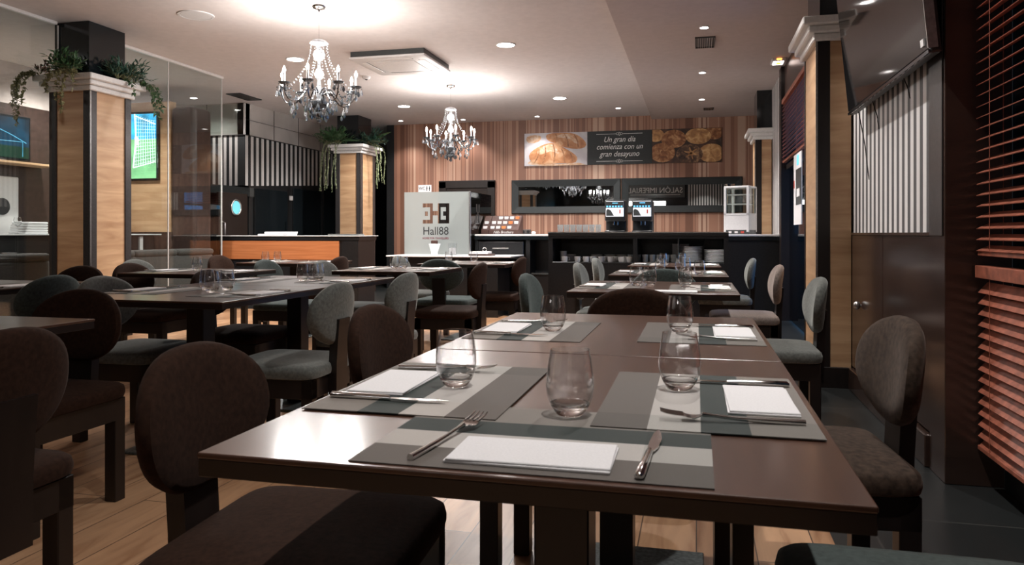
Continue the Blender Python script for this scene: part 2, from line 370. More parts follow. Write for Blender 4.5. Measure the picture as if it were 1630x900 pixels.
def text(name, body, size, mat, parent, loc, rot, shear=0, extrude=0.002, align='CENTER', sx=1.0, spacing=1.0):
    cu = bpy.data.curves.new(name, 'FONT'); cu.body = body; cu.size = size; cu.shear = shear; cu.extrude = extrude
    cu.align_x = align; cu.align_y = 'CENTER'; cu.space_line = 0.92; cu.space_character = spacing
    cu.resolution_u = 3
    tmp = bpy.data.objects.new(name + '_tmp', cu); C.objects.link(tmp)
    dg = bpy.context.evaluated_depsgraph_get(); me = bpy.data.meshes.new_from_object(tmp.evaluated_get(dg))
    bpy.data.objects.remove(tmp); me.materials.clear(); me.materials.append(M[mat])
    o = bpy.data.objects.new(name, me); C.objects.link(o); o.parent = parent
    o.location = loc; o.rotation_euler = rot; o.scale = (sx, 1, 1)
    return o
FACE_CAM = (R(90), 0, 0)       # text on a plane facing -Y

# ================================================================ ROOM
b = MB(); b.box(-9.2, 0.45, -3.2, 9.2, -0.1, 0); struct('floor', b, 'plank_floor')
b = MB(); b.box(0.45, 3.2, -3.2, 9.2, -0.1, 0); b.box(-9.2, 3.2, 9.2, 16.3, -0.1, 0); struct('floor', b, 'tile_floor')
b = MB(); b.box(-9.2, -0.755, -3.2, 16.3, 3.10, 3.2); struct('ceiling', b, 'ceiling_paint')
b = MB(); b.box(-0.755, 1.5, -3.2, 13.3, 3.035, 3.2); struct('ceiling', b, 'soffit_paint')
b = MB(); b.box(-5.57, 1.5, 13.3, 13.45, 0, 3.2); struct('wall_back', b, 'wallpaper')
b = MB(); b.box(-5.72, -5.57, 13.3, 16.2, 0, 3.1); b.box(-7.1, -5.57, 16.1, 16.3, 0, 3.1); struct('wall_passage', b, 'black_satin')
# right wall pieces (plane x = 1.02)
b = MB(); b.box(1.02, 1.2, 3.66, 6.05, 1.035, 3.035); struct('wall_right', b, 'wall_stripe')
b = MB(); b.box(1.02, 1.2, 9.64, 13.3, 1.03, 3.035); struct('wall_right', b, 'wall_stripe')
b = MB(); b.box(1.02, 1.2, 9.64, 13.3, 0, 1.03); b.box(1.02, 1.2, 6.05, 9.64, 2.62, 3.035); struct('wall_right', b, 'brown_wall')
b = MB(); b.box(1.02, 1.2, 3.66, 6.05, 0, 1.035); b.box(1.008, 1.02, 3.66, 4.55, 0.155, 1.03, 0.003); b.box(1.008, 1.02, 4.56, 5.40, 0.155, 1.03, 0.003)
b.box(1.0, 1.02, 3.66, 5.40, 1.03, 1.045)
struct('wall_right', b, 'wainscot')
b = MB(); b.box(0.985, 1.02, 3.68, 5.40, 0, 0.145, 0.004); struct('baseboard_right', b, 'wainscot')
b = MB(); b.ball((0.985, 5.13, 0.585), 0.022, 0.022, 0.028); b.tube([(1.01, 5.13, 0.585), (0.985, 5.13, 0.585)], 0.009)
struct('trim_1', b, 'brushed_steel', True)
b = MB(); b.box(1.0, 1.25, 3.45, 3.66, 0, 3.035, 0.003); b.box(1.0, 1.25, -3.0, 3.45, 2.92, 3.035); struct('trim_2', b, 'wainscot')
b = MB(); b.box(0.994, 1.0, 3.47, 3.65, 1.03, 2.9, 0.002); struct('trim_3', b, 'dark_metal')
b = MB(); b.box(1.22, 1.3, -3.0, 3.5, 0, 0.17); b.box(1.22, 1.3, -3.0, 3.45, 2.88, 3.035); b.box(1.22, 1.3, 0.2, 0.28, 0.17, 2.9); struct('window_1', b, 'black_satin')
b = MB(); b.box(1.25, 1.262, -3.0, 3.45, 0.17, 2.88); struct('window_2', b, 'door_glass')
b = MB(); b.box(1.2, 1.26, -3.2, -3.0, 0, 3.035); struct('wall_right', b, 'brown_wall')
# entrance bay between column and rear striped wall
b = MB(); b.box(1.04, 1.12, 9.45, 9.64, 0, 2.62); b.box(1.04, 1.12, 7.25, 7.37, 0, 2.62); b.box(1.04, 1.12, 6.05, 6.2, 0, 2.62); b.box(1.04, 1.12, 6.05, 9.64, 2.52, 2.62)
b.box(0.98, 1.04, 9.45, 9.66, 0, 3.03); b.box(1.04, 1.12, 7.37, 9.45, 1.80, 1.86)
struct('door_1', b, 'wenge')
b = MB(); b.box(1.075, 1.085, 6.2, 9.45, 0.02, 2.52); struct('window_3', b, 'door_glass')
b = MB(); b.box(1.3, 3.2, 5.55, 5.65, 0, 3.1); b.box(3.1, 3.2, 5.65, 10.2, 0, 3.1); b.box(1.2, 3.2, 10.1, 10.2, 0, 3.1); struct('light_block_outside', b, 'black_satin')  # unseen black walls added to keep the blue light off the right window
# wall behind the camera
b = MB(); b.box(-9.2, -0.35, -3.2, -3.0, 0, 3.1); struct('wall_front', b, 'black_gloss')
b = MB(); b.box(-0.35, 1.3, -3.2, -3.0, 0, 3.1); struct('wall_front', b, 'bar_stripe_x')
# bar room on the left, behind the glass
b = MB(); b.box(-8.2, -8.0, -3.0, 9.0, 0, 2.6); struct('wall_left', b, 'brown_wall')
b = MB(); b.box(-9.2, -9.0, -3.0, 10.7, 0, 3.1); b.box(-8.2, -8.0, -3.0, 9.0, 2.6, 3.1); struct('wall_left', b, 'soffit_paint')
b = MB(); b.box(-8.0, -7.1, 9.0, 9.12, 1.06, 2.88); struct('wall_bar', b, 'oak')
b = MB(); b.box(-8.2, -7.1, 9.02, 9.3, 0, 1.06); b.box(-7.1, -6.72, 9.0, 9.4, 0, 2.80, 0.06, 3); b.box(-8.6, -7.1, 9.12, 9.3, 1.0, 2.8); struct('wall_bar', b, 'brown_wall')
# striped bulkhead and mirror band
b = MB(); b.box(-9.0, -6.92, 10.5, 10.62, 1.80, 2.60); b.box(-7.98, -7.90, 10.40, 10.5, 0.7, 2.6); b.box(-7.85, -7.79, 10.40, 10.5, 0.7, 2.6); struct('wall_bulkhead', b, 'bar_stripe_x')
b = MB()
b.prism([(10.62, 1.80), (13.6, 1.99), (13.6, 2.60), (10.497, 2.60), (10.497, 1.80)], lambda p: (-6.912, p[0], p[1]), lambda p: (-7.04, p[0], p[1]))
struct('wall_bulkhead', b, 'bar_stripe')
b = MB(); b.box(-9.0, -6.9, 10.48, 10.6, 2.60, 3.10); b.box(-7.04, -6.9, 10.48, 16.1, 2.60, 3.10); struct('wall_mirror', b, 'mirror_tile')
b = MB()
for y in (11.3, 12.1, 12.9, 13.7, 14.5): b.box(-6.9, -6.895, y, y + 0.012, 2.6, 3.1)
for x in (-7.6, -8.3): b.box(x, x + 0.012, 10.475, 10.48, 2.6, 3.1)
b.box(-6.9, -6.89, 10.48, 16.1, 2.592, 2.604); b.box(-9, -6.89, 10.47, 10.48, 2.592, 2.604); b.box(-6.9, -6.895, 10.48, 16.1, 2.84, 2.846)
struct('trim_4', b, 'dark_metal')
b = MB(); b.box(-7.04, -6.93, 10.62, 13.6, 0, 1.80)
b.prism([(10.62, 1.80), (13.6, 1.80), (13.6, 1.99)], lambda p: (-6.93, p[0], p[1]), lambda p: (-7.04, p[0], p[1]))
b.box(-7.04, -6.93, 13.6, 16.1, 0, 2.6)
struct('wall_bar', b, 'black_satin')
b = MB(); b.box(-9.0, -6.95, 10.7, 10.8, 0, 2.6); struct('wall_bar', b, 'black_lam')
for i, (y0, y1) in enumerate(((10.75, 11.75), (11.95, 12.95), (13.05, 13.55))):
    b = MB(); b.box(-6.93, -6.905, y0, y1, 0.02, 1.76 + (y0 - 10.6) * 0.06, 0.004); b.box(-6.905, -6.885, y1 - 0.08, y1 - 0.06, 0.9, 1.25)
    struct('door_%d' % (i + 3), b, 'black_gloss')
b = MB(); b.box(-6.905, -6.89, 11.80, 11.90, 1.62, 1.70); struct('trim_5', b, 'white_plastic')
# header beam and open porthole door
b = MB(); b.prism([(-7.80, 10.30), (-6.86, 10.55), (-6.86, 10.66), (-7.80, 10.42)], lambda p: (p[0], p[1], 1.80 + (-(p[0] + 7.8)) * 0.10 + 0.06), lambda p: (p[0], p[1], 1.66 + (-(p[0] + 7.8)) * 0.10 + 0.06)); struct('trim_6', b, 'grey_lam')
pd = thing('porthole_door', 'dark brown swing door with a round steel porthole below the striped bulkhead', 'door', (-6.865, 10.46, 0), R(268))
MB().box(0, 0.70, -0.02, 0.02, 0.01, 1.66, 0.003).build('door_leaf', 'wenge', pd)
MB().tube([(0.30 + 0.115 * math.cos(a * PI / 12), -0.028 * -1, 1.44 + 0.115 * math.sin(a * PI / 12)) for a in range(24)], 0.016, closed=True).build('porthole_ring', 'brushed_steel', pd, True)
b = MB(); b.tube([(0.30, -0.03, 1.44), (0.30, 0.032, 1.44)], 0.108, 24); b.build('porthole_pane', 'cyan_glow', pd)
MB().tube([(0.62, 0.02, 0.98), (0.62, 0.07, 1.0), (0.62, 0.07, 1.2), (0.62, 0.02, 1.22)], 0.008).build('handle', 'brushed_steel', pd, True)

# glass partition (x = -6.05)
gp = thing('glass_partition', 'tall clear glass partition with slim rail running along the left side of the room', 'partition', (-6.05, 0, 0))
for (y0, y1) in ((0.7, 3.35), (3.37, 6.07), (6.56, 7.62), (7.64, 8.65)):
    MB().box(-0.006, 0.006, y0, y1, 0.02, 3.072).build('pane', 'pane', gp)
MB().box(-0.025, 0.025, 0.7, 6.03, 3.07, 3.10, 0.004).build('top_rail', 'white_mould', gp)
MB().box(-0.025, 0.025, 6.56, 8.67, 3.07, 3.10, 0.004).build('top_rail', 'white_mould', gp)
MB().box(-0.02, 0.02, 0.7, 6.0, 0, 0.03).build('bottom_rail', 'brushed_steel', gp)
MB().box(-0.02, 0.02, 6.62, 8.67, 0, 0.03).build('bottom_rail', 'brushed_steel', gp)
for y in (3.36, 6.055, 7.63, 8.655): MB().box(-0.007, 0.007, y - 0.004, y + 0.004, 0.03, 3.07).build('joint_strip', 'white_plastic', gp)
# glass screen at the end of the bar room
gs = thing('glass_screen', 'clear glass cross screen between the partition end and the striped bulkhead', 'partition', (-6.9, 10.46, 0))
MB().box(-0.9, 0, -0.006, 0.006, 2.62, 3.08).build('pane', 'pane', gs)
MB().box(-0.012, 0.012, -0.012, 0.012, 2.60, 3.09).build('joint_strip', 'white_plastic', gs)

# ---------------------------------------------------------------- columns
def column(x0, x1, y0, y1, zt, label, corner_x, box_mat='black_gloss', capmin=None):
    """rectangular wood clad column with metal trims, stepped capital and black upper box"""
    c = thing('column', label, 'column', ((x0 + x1) / 2, (y0 + y1) / 2, 0))
    cx, cy = (x0 + x1) / 2, (y0 + y1) / 2
    def L(b, *a, **k): return b.box(a[0] - cx, a[1] - cx, a[2] - cy, a[3] - cy, a[4], a[5], **k)
    L(MB(), x0 + .012, x1 - .012, y0 + .012, y1 - .012, 0.1, zt - .14).build('wood_panel', 'oak', c)
    for sx_ in (0, 1):
        for sy in (0, 1):
            if corner_x:
                if sx_ == 1: continue
                b = MB(); L(b, x0 + .004, x0 + .085, *((y0, y0 + .02) if sy == 0 else (y1 - .02, y1)), 0.0, zt - 0.14, bev=0.003); b.build('corner_trim', 'wenge', c); continue
            a = x0 if sx_ == 0 else x1 - 0.085; d = y0 if sy == 0 else y1 - 0.085
            b = MB(); L(b, a, a + 0.085, d, d + 0.085, 0.0, zt - 0.14, bev=0.004); b.build('corner_trim', 'wenge' if corner_x else 'dark_metal', c)
    vx = x0 if corner_x else x1
    b = MB(); L(b, vx - .006, vx + .006, y0 - .006, y0 + .006, 0.0, zt - .14); b.build('edge_strip', 'brushed_steel', c)
    b = MB(); L(b, x0 - .008, x1 + .008, y0 - .008, y1 + .008, 0, 0.14, bev=0.003); b.build('plinth', 'wenge', c)
    b = MB()
    for k, (e, z0, z1) in enumerate(((0.025, zt - .15, zt - .10), (0.06, zt - .10, zt - .055), (0.10, zt - .055, zt))):
        L(b, x0 - e, x1 + e, y0 - e, y1 + e, z0, z1, bev=0.008)
    b.build('capital', 'white_mould', c)
    b = MB(); L(b, x0 + (.03 if corner_x else -.0), x1 - (.0 if corner_x else .08), y0 + .07, y1, zt, 3.098 if not corner_x else 3.033); b.build('upper_box', box_mat, c)
    return c
column(-6.10, -5.62, 6.0, 6.54, 2.56, 'oak clad column on the left with dark trims and ivy on its white capital', False)
column(-6.10, -5.62, 11.95, 12.55, 2.58, 'oak clad column behind the orange fronted counter with green plants on top', False)
column(-6.10, -5.62, 0.05, 0.65, 2.56, 'oak clad column at the near left end of the glass partition', False)
column(0.79, 1.02, 5.42, 6.05, 2.49, 'oak clad column on the right wall beside the large television', True)
column(0.79, 1.02, 10.9, 11.5, 2.49, 'narrow oak clad column behind the white display fridge', True)

# ================================================================ CEILING FITTINGS
def downlight(x, y, z, r, watt, label, group=None, blend=0.6, size=2.6, big=True):
    t_ = thing('downlight', label, 'ceiling light', (x, y, z), 0, group)
    MB().lathe([(r * 1.18, 0), (r * 1.15, -0.008), (r, -0.010), (r * .97, 0.0)], seg=32).build('ring', 'white_plastic', t_, True)
    if watt:
        MB().lathe([(0, -0.004), (r * .98, -0.004), (r * .98, -0.001), (0, -0.001)], seg=32).build('diffuser', 'disc_glow', t_)
        lamp('SPOT', 'downlight_lamp', (x, y, z - 0.03), watt, LAMP_COL, (0, 0, 0), spot_size=size, spot_blend=blend, shadow_soft_size=r * 0.6)
    else:
        MB().lathe([(0, -0.012), (r * .98, -0.009), (r * .98, 0)], seg=32).build('grille', 'white_plastic', t_, True)
downlight(-2.017, 7.926, 3.1, 0.095, DOWN_W, 'round lit downlight right of the air conditioner, nearer of that pair')
downlight(-2.015, 11.241, 3.1, 0.095, DOWN_W, 'round lit downlight above the rear counter, near the ceiling step')
downlight(-4.588, 11.36, 3.1, 0.095, DOWN_W, 'round lit downlight between the far chandelier and the wood column')
downlight(-4.595, 7.99, 3.1, 0.095, DOWN_W, 'round lit downlight seen just behind the nearer chandelier')
downlight(-4.579, 6.159, 3.1, 0.14, 0, 'unlit round white ceiling speaker left of the nearer chandelier')
downlight(-7.2, 7.6, 3.1, 0.095, 95, 'round lit downlight behind the glass partition over the bar')
downlight(-7.4, 9.9, 3.1, 0.05, 14, 'small lit spot behind the glass in front of the striped bulkhead')
downlight(-7.2, 4.6, 3.1, 0.095, 40, 'round lit downlight at the near end of the bar room')
for (x, y, z, lb) in ((-2.712, 12.889, 3.1, 'small lit ceiling spot above the croissant picture'),
                      (-5.229, 12.798, 3.1, 'small lit ceiling spot in the far left corner of the striped wallpaper wall'),
                      (-4.084, 12.925, 3.1, 'small lit ceiling spot right behind the far chandelier'),
                      (-1.244, 12.349, 3.1, 'small lit ceiling spot above the lettered black board'),
                      (0.073, 7.48, 3.035, 'small lit spot on the lowered ceiling, nearest of its row'),
                      (0.071, 9.57, 3.035, 'small lit spot on the lowered ceiling, middle of its row'),
                      (0.077, 11.49, 3.035, 'small lit spot on the lowered ceiling, farthest of its row'),
                      (0.07, 5.4, 3.035, 'small lit spot on the lowered ceiling just outside the top of the view'),
                      (0.07, 3.3, 3.035, 'small lit spot on the lowered ceiling right above the foremost tables'),
                      (-1.55, -2.35, 3.1, 'small added spot brightening the lettered sign behind the viewer'),  # added lamp, brightens the sign for its reflection in the mirror
                      (0.3, -2.35, 3.035, 'small added spot brightening the striped wall behind the viewer'),  # second added lamp, lightens the stripes behind the viewer
                      (0.07, 1.1, 3.035, 'small added spot brightening the foremost table, just above and before the viewer')):  # added lamp out of view, lifts the napkins and mats below
    downlight(x, y, z, 0.04, SPOT_W * (0.3 if y < 0 else 0.45 if y > 12 else 1.0 if y < 5.5 else 1.0), lb, size=1.9)
def vent(x, y, z, wx, wy, label, n=7):
    t_ = thing('ceiling_vent', label, 'vent', (x, y, z))
    b = MB(); b.box(-wx, wx, -wy, -wy + .012, -0.012, 0); b.box(-wx, wx, wy - .012, wy, -0.012, 0); b.box(-wx, -wx + .012, -wy, wy, -0.012, 0); b.box(wx - .012, wx, -wy, wy, -0.012, 0)
    b.build('frame', 'grey_lam', t_)
    MB().box(-wx + .012, wx - .012, -wy + .012, wy - .012, -0.003, 0).build('backing', 'black_satin', t_)
    for k in range(n):
        q = -wx + .02 + (2 * wx - .04) * (k + .5) / n
        MB().box(q - .003, q + .003, -wy + .012, wy - .012, -0.012, -0.003).build('slat', 'brushed_steel', t_)
vent(0.086, 8.07, 3.035, 0.10, 0.22, 'square grey air vent on the lowered ceiling between two small spots')
vent(0.19, 12.383, 3.035, 0.08, 0.10, 'small dark air vent on the lowered ceiling near the back wall', 5)
vent(-6.6, 10.0, 3.1, 0.12, 0.28, 'long grey air vent in the ceiling in front of the mirror band', 8)
e = thing('emergency_light', 'small rectangular emergency light glowing amber by the right wall', 'emergency light', (0.91, 9.1, 3.035))
MB().box(-0.075, 0.075, -0.12, 0.12, -0.035, 0, 0.006).build('housing', 'white_plastic', e)
MB().box(-0.055, 0.055, -0.09, 0.09, -0.04, -0.034, 0.003).build('diffuser', 'soft_glow', e)
MB().box(-0.025, 0.03, -0.124, -0.118, -0.028, -0.008).build('indicator', 'amber_glow', e)
MB().box(-0.02, 0.03, -0.05, 0.05, -0.044, -0.039).build('indicator', 'amber_glow', e)
sd = thing('smoke_detector', 'small white smoke detector left of the air conditioner', 'smoke detector', (-4.2, 9.1, 3.1))
MB().lathe([(0.055, 0), (0.055, -0.015), (0.04, -0.035), (0, -0.04)], seg=20).build('housing', 'white_plastic', sd, True)
MB().lathe([(0.018, -0.036), (0.014, -0.048), (0, -0.05)], seg=12).build('sensor', 'grey_lam', sd, True)
# air conditioner cassette
ac = thing('air_conditioner', 'square white ceiling cassette air conditioner between the two chandeliers', 'air conditioner', (-3.375, 8.28, 3.1))
MB().box(-0.44, 0.44, -0.44, 0.44, -0.065, 0).build('housing', 'grey_lam', ac)
MB().box(-0.455, 0.455, -0.455, 0.455, -0.085, -0.058, 0.012, 3).build('panel', 'white_plastic', ac, True)
MB().box(-0.25, 0.25, -0.25, 0.25, -0.092, -0.083, 0.004).build('grille', 'white_mould', ac)
for k in range(4):
    f = MB().box(-0.26, 0.26, -0.385, -0.325, -0.09, -0.083, 0.003).build('flap', 'white_mould', ac); f.rotation_euler = (0, 0, k * PI / 2)
    f = MB().box(-0.27, 0.27, -0.322, -0.312, -0.0865, -0.084).build('slot', 'dark_metal', ac); f.rotation_euler = (0, 0, k * PI / 2)

# ---------------------------------------------------------------- chandeliers
def chandelier(x, y, label, group, phase=0.0, watt=BULB_W):
    z0 = 3.1
    c = thing('chandelier', label, 'chandelier', (x, y, z0), phase, group)
    MB().lathe([(0, 0), (0.062, 0), (0.064, -0.02), (0.05, -0.035), (0.012, -0.042), (0.008, -0.06), (0, -0.06)], seg=24).build('canopy', 'steel', c, True)
    MB().tube([(0, 0, -0.05), (0, 0, -0.32)], 0.003, 6).build('cable', 'steel', c)
    MB().lathe([(0, -0.31), (0.02, -0.31), (0.065, -0.325), (0.085, -0.35), (0.06, -0.36), (0.02, -0.352), (0, -0.352)], seg=20).build('crown', 'crystal', c, True)
    b = MB(); b.lathe([(0, -0.35), (0.014, -0.36), (0.014, -0.39), (0.045, -0.42), (0.058, -0.45), (0.045, -0.485), (0.014, -0.51), (0.014, -0.56), (0.03, -0.59), (0.042, -0.62), (0.03, -0.66),
                       (0.014, -0.68), (0.02, -0.74), (0.035, -0.80), (0.02, -0.84), (0.03, -0.86), (0, -0.86)], seg=16)
    b.build('stem', 'crystal', c, True)
    MB().lathe([(0, -0.86), (0.05, -0.862), (0.085, -0.875), (0.085, -0.90), (0.055, -0.93), (0.03, -0.96), (0.05, -0.985), (0.02, -1.01), (0, -1.015)], seg=20).build('hub', 'smoke_crystal', c, True)
    drop_me = None
    def drop(parent, p, s=1.0, mat='smoke_crystal'):
        nonlocal drop_me
        key = 'drop_' + mat
        if key not in store:
            b = MB(); b.lathe([(0, 0.03), (0.004, 0.026), (0.0125, 0.004), (0.0135, -0.006), (0.009, -0.02), (0, -0.03)], seg=6); b.ball((0, 0, 0.038), 0.006, seg=6, rings=4)
            o = b.build('crystal_drop', mat, parent); store[key] = o.data
        else:
            o = bpy.data.objects.new('crystal_drop', store[key]); C.objects.link(o); o.parent = parent
        o.location = p; o.scale = (s, s, s); return o
    for k in range(8):
        a = 2 * PI * k / 8; ca, sa = math.cos(a), math.sin(a)
        P = lambda r, z: (r * ca, r * sa, z)
        pts = [P(0.03, -0.80), P(0.06, -0.765), P(0.10, -0.76), P(0.135, -0.79), P(0.165, -0.84), P(0.205, -0.88), P(0.25, -0.895), P(0.295, -0.88), P(0.325, -0.84), P(0.335, -0.79), P(0.335, -0.75)]
        sm = []
        for i in range(len(pts) - 1):
            p, q = Vector(pts[i]), Vector(pts[i + 1]); sm += [p, (p + q) / 2]
        arm = MB().tube(sm + [pts[-1]], 0.0065, 6).build('arm', 'dark_chrome', c, True)
        e_ = P(0.335, -0.75)
        MB().lathe([(0.008, -0.012), (0.03, -0.008), (0.05, 0.006), (0.052, 0.010), (0.03, 0.004), (0.010, 0.0)], e_, seg=14).build('drip_cup', 'smoke_crystal', arm, True)
        MB().tube([P(0.335, -0.745), P(0.335, -0.655)], 0.011, 10).build('candle_tube', 'white_plastic', arm, True)
        MB().lathe([(0, 0), (0.008, 0.0), (0.014, 0.018), (0.012, 0.032), (0.005, 0.05), (0, 0.058)], P(0.335, -0.655), seg=10).build('bulb', 'bulb_glow', arm, True)
        # lamp at the tip of the bulb
        wx, wy = 0.335 * math.cos(a + phase), 0.335 * math.sin(a + phase)
        lamp('POINT', 'candle_lamp', (x + wx, y + wy, z0 - 0.575), watt, LAMP_COL, shadow_soft_size=0.015)
        for da in (-0.13, 0.0, 0.13):
            drop(arm, (0.385 * math.cos(a + da) if da == 0 else 0.35 * math.cos(a + da), 0.385 * math.sin(a + da) if da == 0 else 0.35 * math.sin(a + da), -0.80), 1.0, 'smoke_crystal' if da else 'crystal')
        drop(arm, P(0.25, -0.95), 1.1, 'crystal'); drop(arm, P(0.23, -1.0), 0.9)
        # bead strings: crown -> arm, and swag between arms
        b = MB()
        for i in range(17):
            f = i / 16; r = 0.075 + (0.27 - 0.075) * f ** 2.1; z = -0.35 - 0.40 * f
            b.ball(P(r, z), 0.0065, seg=6, rings=4)
        b.build('bead_string', 'crystal', c)
        b = MB(); a2 = a + 2 * PI / 8
        for i in range(11):
            f = i / 10; aa = a + (a2 - a) * f; r = 0.30 - 0.05 * math.sin(PI * f); z = -0.765 - 0.085 * math.sin(PI * f)
            b.ball((r * math.cos(aa), r * math.sin(aa), z), 0.0085, seg=6, rings=4)
        b.build('bead_string', 'smoke_crystal', c)
        drop(c, (0.25 * math.cos(a + PI / 8), 0.25 * math.sin(a + PI / 8), -0.90), 1.1)
        drop(c, (0.115 * math.cos(a + .2), 0.115 * math.sin(a + .2), -0.94), 1.25)
        drop(c, (0.075 * math.cos(a + .5), 0.075 * math.sin(a + .5), -1.0), 1.15)
    b = MB(); b.ball((0, 0, -1.045), 0.022, seg=12, rings=8); b.build('finial', 'smoke_crystal', c, True)
    return c
store = {}
chandelier(-3.30, 6.15, 'large crystal chandelier with eight lit candle bulbs, the nearer one on the left', 'crystal chandeliers', R(12))
chandelier(-3.30, 9.88, 'crystal chandelier with eight lit candle bulbs, the farther one before the wallpaper wall', 'crystal chandeliers', R(30))
chandelier(-3.30, 0.4, 'crystal chandelier with eight lit candle bulbs behind the viewer, seen only in the wall mirror', 'crystal chandeliers', R(5), BULB_W * 0.12)

# ================================================================ BACK WALL
YB = 13.3
d = thing('wc_sign', 'small white sign reading WC with two figures left of the dark back door', 'sign', (-4.95, YB, 1.885))
MB().box(-0.13, 0.13, -0.012, 0, -0.065, 0.065, 0.002).build('plate', 'paper', d)
text('lettering', 'WC', 0.085, 'ink', d, (-0.055, -0.014, 0), FACE_CAM, sx=0.85)
b = MB()
for x in (0.045, 0.095): b.ball((x, -0.014, 0.035), 0.009, 0.002, 0.009, 8, 5); b.box(x - 0.010, x + 0.010, -0.016, -0.012, -0.012, 0.022); b.box(x - 0.006, x + 0.006, -0.016, -0.012, -0.045, -0.012)
b.build('figures', 'ink', d)
d = thing('back_door', 'dark brown door and wide frame in the striped wallpaper wall behind the glass screen', 'door', (-4.12, YB, 0))
b = MB(); b.box(-0.54, -0.40, -0.05, 0, 0, 2.0, 0.004); b.box(0.40, 0.54, -0.05, 0, 0, 2.0, 0.004); b.box(-0.54, 0.54, -0.05, 0, 1.88, 2.02, 0.004); b.build('frame', 'wenge', d)
MB().box(-0.40, 0.40, -0.025, 0, 0, 1.88, 0.003).build('door_leaf', 'walnut', d)
MB().tube([(0.33, -0.025, 1.0), (0.33, -0.06, 1.0), (0.25, -0.06, 1.0)], 0.008).build('handle', 'brushed_steel', d, True)
def framed_mirror(x0, x1, label):
    cx = (x0 + x1) / 2; hw = (x1 - x0) / 2; z0, z1, f = 1.40, 2.01, 0.125
    t_ = thing('framed_mirror', label, 'mirror', (cx, YB, z0))
    b = MB(); h = z1 - z0
    o_ = [(-hw, 0), (hw, 0), (hw, h), (-hw, h)]; i_ = [(-hw + f, f), (hw - f, f), (hw - f, h - f), (-hw + f, h - f)]
    A = [b.bm.verts.new((p[0], -0.02, p[1])) for p in o_]; A2 = [b.bm.verts.new((p[0] * .985, -0.05, 0.01 + p[1] * .966)) for p in o_]; B = [b.bm.verts.new((p[0], -0.035, p[1])) for p in i_]; B2 = [b.bm.verts.new((p[0], -0.01, p[1])) for p in i_]; A0 = [b.bm.verts.new((p[0], 0, p[1])) for p in o_]
    for i in range(4):
        j = (i + 1) % 4
        for (P_, Q_) in ((A0, A), (A, A2), (A2, B), (B, B2)): b.bm.faces.new((P_[i], P_[j], Q_[j], Q_[i]))
    b.build('frame', 'frame_black', t_)
    MB().box(-hw + f, hw - f, -0.014, -0.004, f, h - f).build('mirror_glass', 'mirror', t_)
framed_mirror(-3.27, -1.29, 'wide mirror in a black frame above the left part of the rear counter')
framed_mirror(-1.28, 0.76, 'wide mirror in a black frame above the right part of the rear counter')
# three panel poster
def panel(x0, x1, mat, label, name='wall_picture'):
    t_ = thing(name, label, 'picture', (x0, YB - 0.001, 2.262))
    MB().box(0, x1 - x0, -0.02, 0, 0, 0.59, 0.001).build('board', mat, t_); return t_
yb = -0.022
def blob(parent, pts, name, mat, dy=0.0, smooth_n=3):
    # Chaikin-rounded outline as a thin printed shape
    for _ in range(smooth_n):
        q = []
        for i in range(len(pts)):
            a, c_ = pts[i], pts[(i + 1) % len(pts)]
            q += [(a[0] * .75 + c_[0] * .25, a[1] * .75 + c_[1] * .25), (a[0] * .25 + c_[0] * .75, a[1] * .25 + c_[1] * .75)]
        pts = q
    b = MB(); b.prism(pts, lambda p: (p[0], yb - dy, p[1]), lambda p: (p[0], -0.0195, p[1])); return b.build(name, mat, parent)
p1 = panel(-3.03, -1.885, 'cloth_print', 'picture of two golden croissants on a white cloth, left third of the wall banner')
S1 = lambda L_: [((x - 123) / 360 * 1.145, 0.59 - (y - 108) / 195 * 0.59) for x, y in L_]
blob(p1, S1([(130, 120), (225, 118), (215, 160), (140, 172)]), 'printed_flower', 'croissant_light', 0.0)
blob(p1, S1([(160, 262), (300, 300), (420, 285), (475, 300), (475, 304), (130, 303)]), 'printed_shadow', 'croissant_light', 0.0)
blob(p1, S1([(246, 122), (275, 110), (330, 110), (400, 112), (450, 138), (482, 180), (465, 205), (410, 208), (350, 196), (300, 172), (255, 152)]), 'printed_croissant', 'croissant_print', 0.001, 1)
blob(p1, S1([(300, 135), (330, 118), (380, 116), (420, 150), (440, 180), (415, 176), (390, 150), (350, 140)]), 'printed_highlight', 'croissant_light', 0.002)
blob(p1, S1([(148, 232), (190, 196), (245, 172), (292, 166), (350, 196), (410, 236), (432, 262), (415, 292), (350, 290), (260, 292), (195, 294), (155, 270)]), 'printed_croissant', 'croissant_print', 0.003, 1)
blob(p1, S1([(200, 205), (250, 180), (290, 174), (310, 200), (330, 240), (280, 215), (240, 230), (200, 240)]), 'printed_highlight', 'croissant_light', 0.004)
for (ax_, ay_, bx_, by_) in ((205, 200, 180, 285), (240, 182, 228, 288), (285, 172, 292, 287), (325, 186, 352, 286), (370, 212, 398, 286)):
    blob(p1, S1([(ax_, ay_), (ax_ + 9, ay_ + 4), ((ax_ + bx_) / 2 + 17, (ay_ + by_) / 2), (bx_ + 4, by_), (bx_ - 1, by_), ((ax_ + bx_) / 2 + 10, (ay_ + by_) / 2)]), 'printed_ridge', 'roll_print', 0.006, 1)
for (ax_, ay_, bx_, by_) in ((300, 112, 305, 168), (350, 113, 375, 196), (405, 118, 432, 200)):
    blob(p1, S1([(ax_, ay_), (ax_ + 8, ay_ + 4), ((ax_ + bx_) / 2 + 14, (ay_ + by_) / 2), (bx_ + 3, by_), (bx_ - 2, by_), ((ax_ + bx_) / 2 + 8, (ay_ + by_) / 2)]), 'printed_ridge', 'roll_print', 0.0025, 1)
p2 = panel(-1.883, -0.752, 'board_black', 'black chalk style board lettered Un gran dia comienza con un gran desayuno', 'lettered_board')
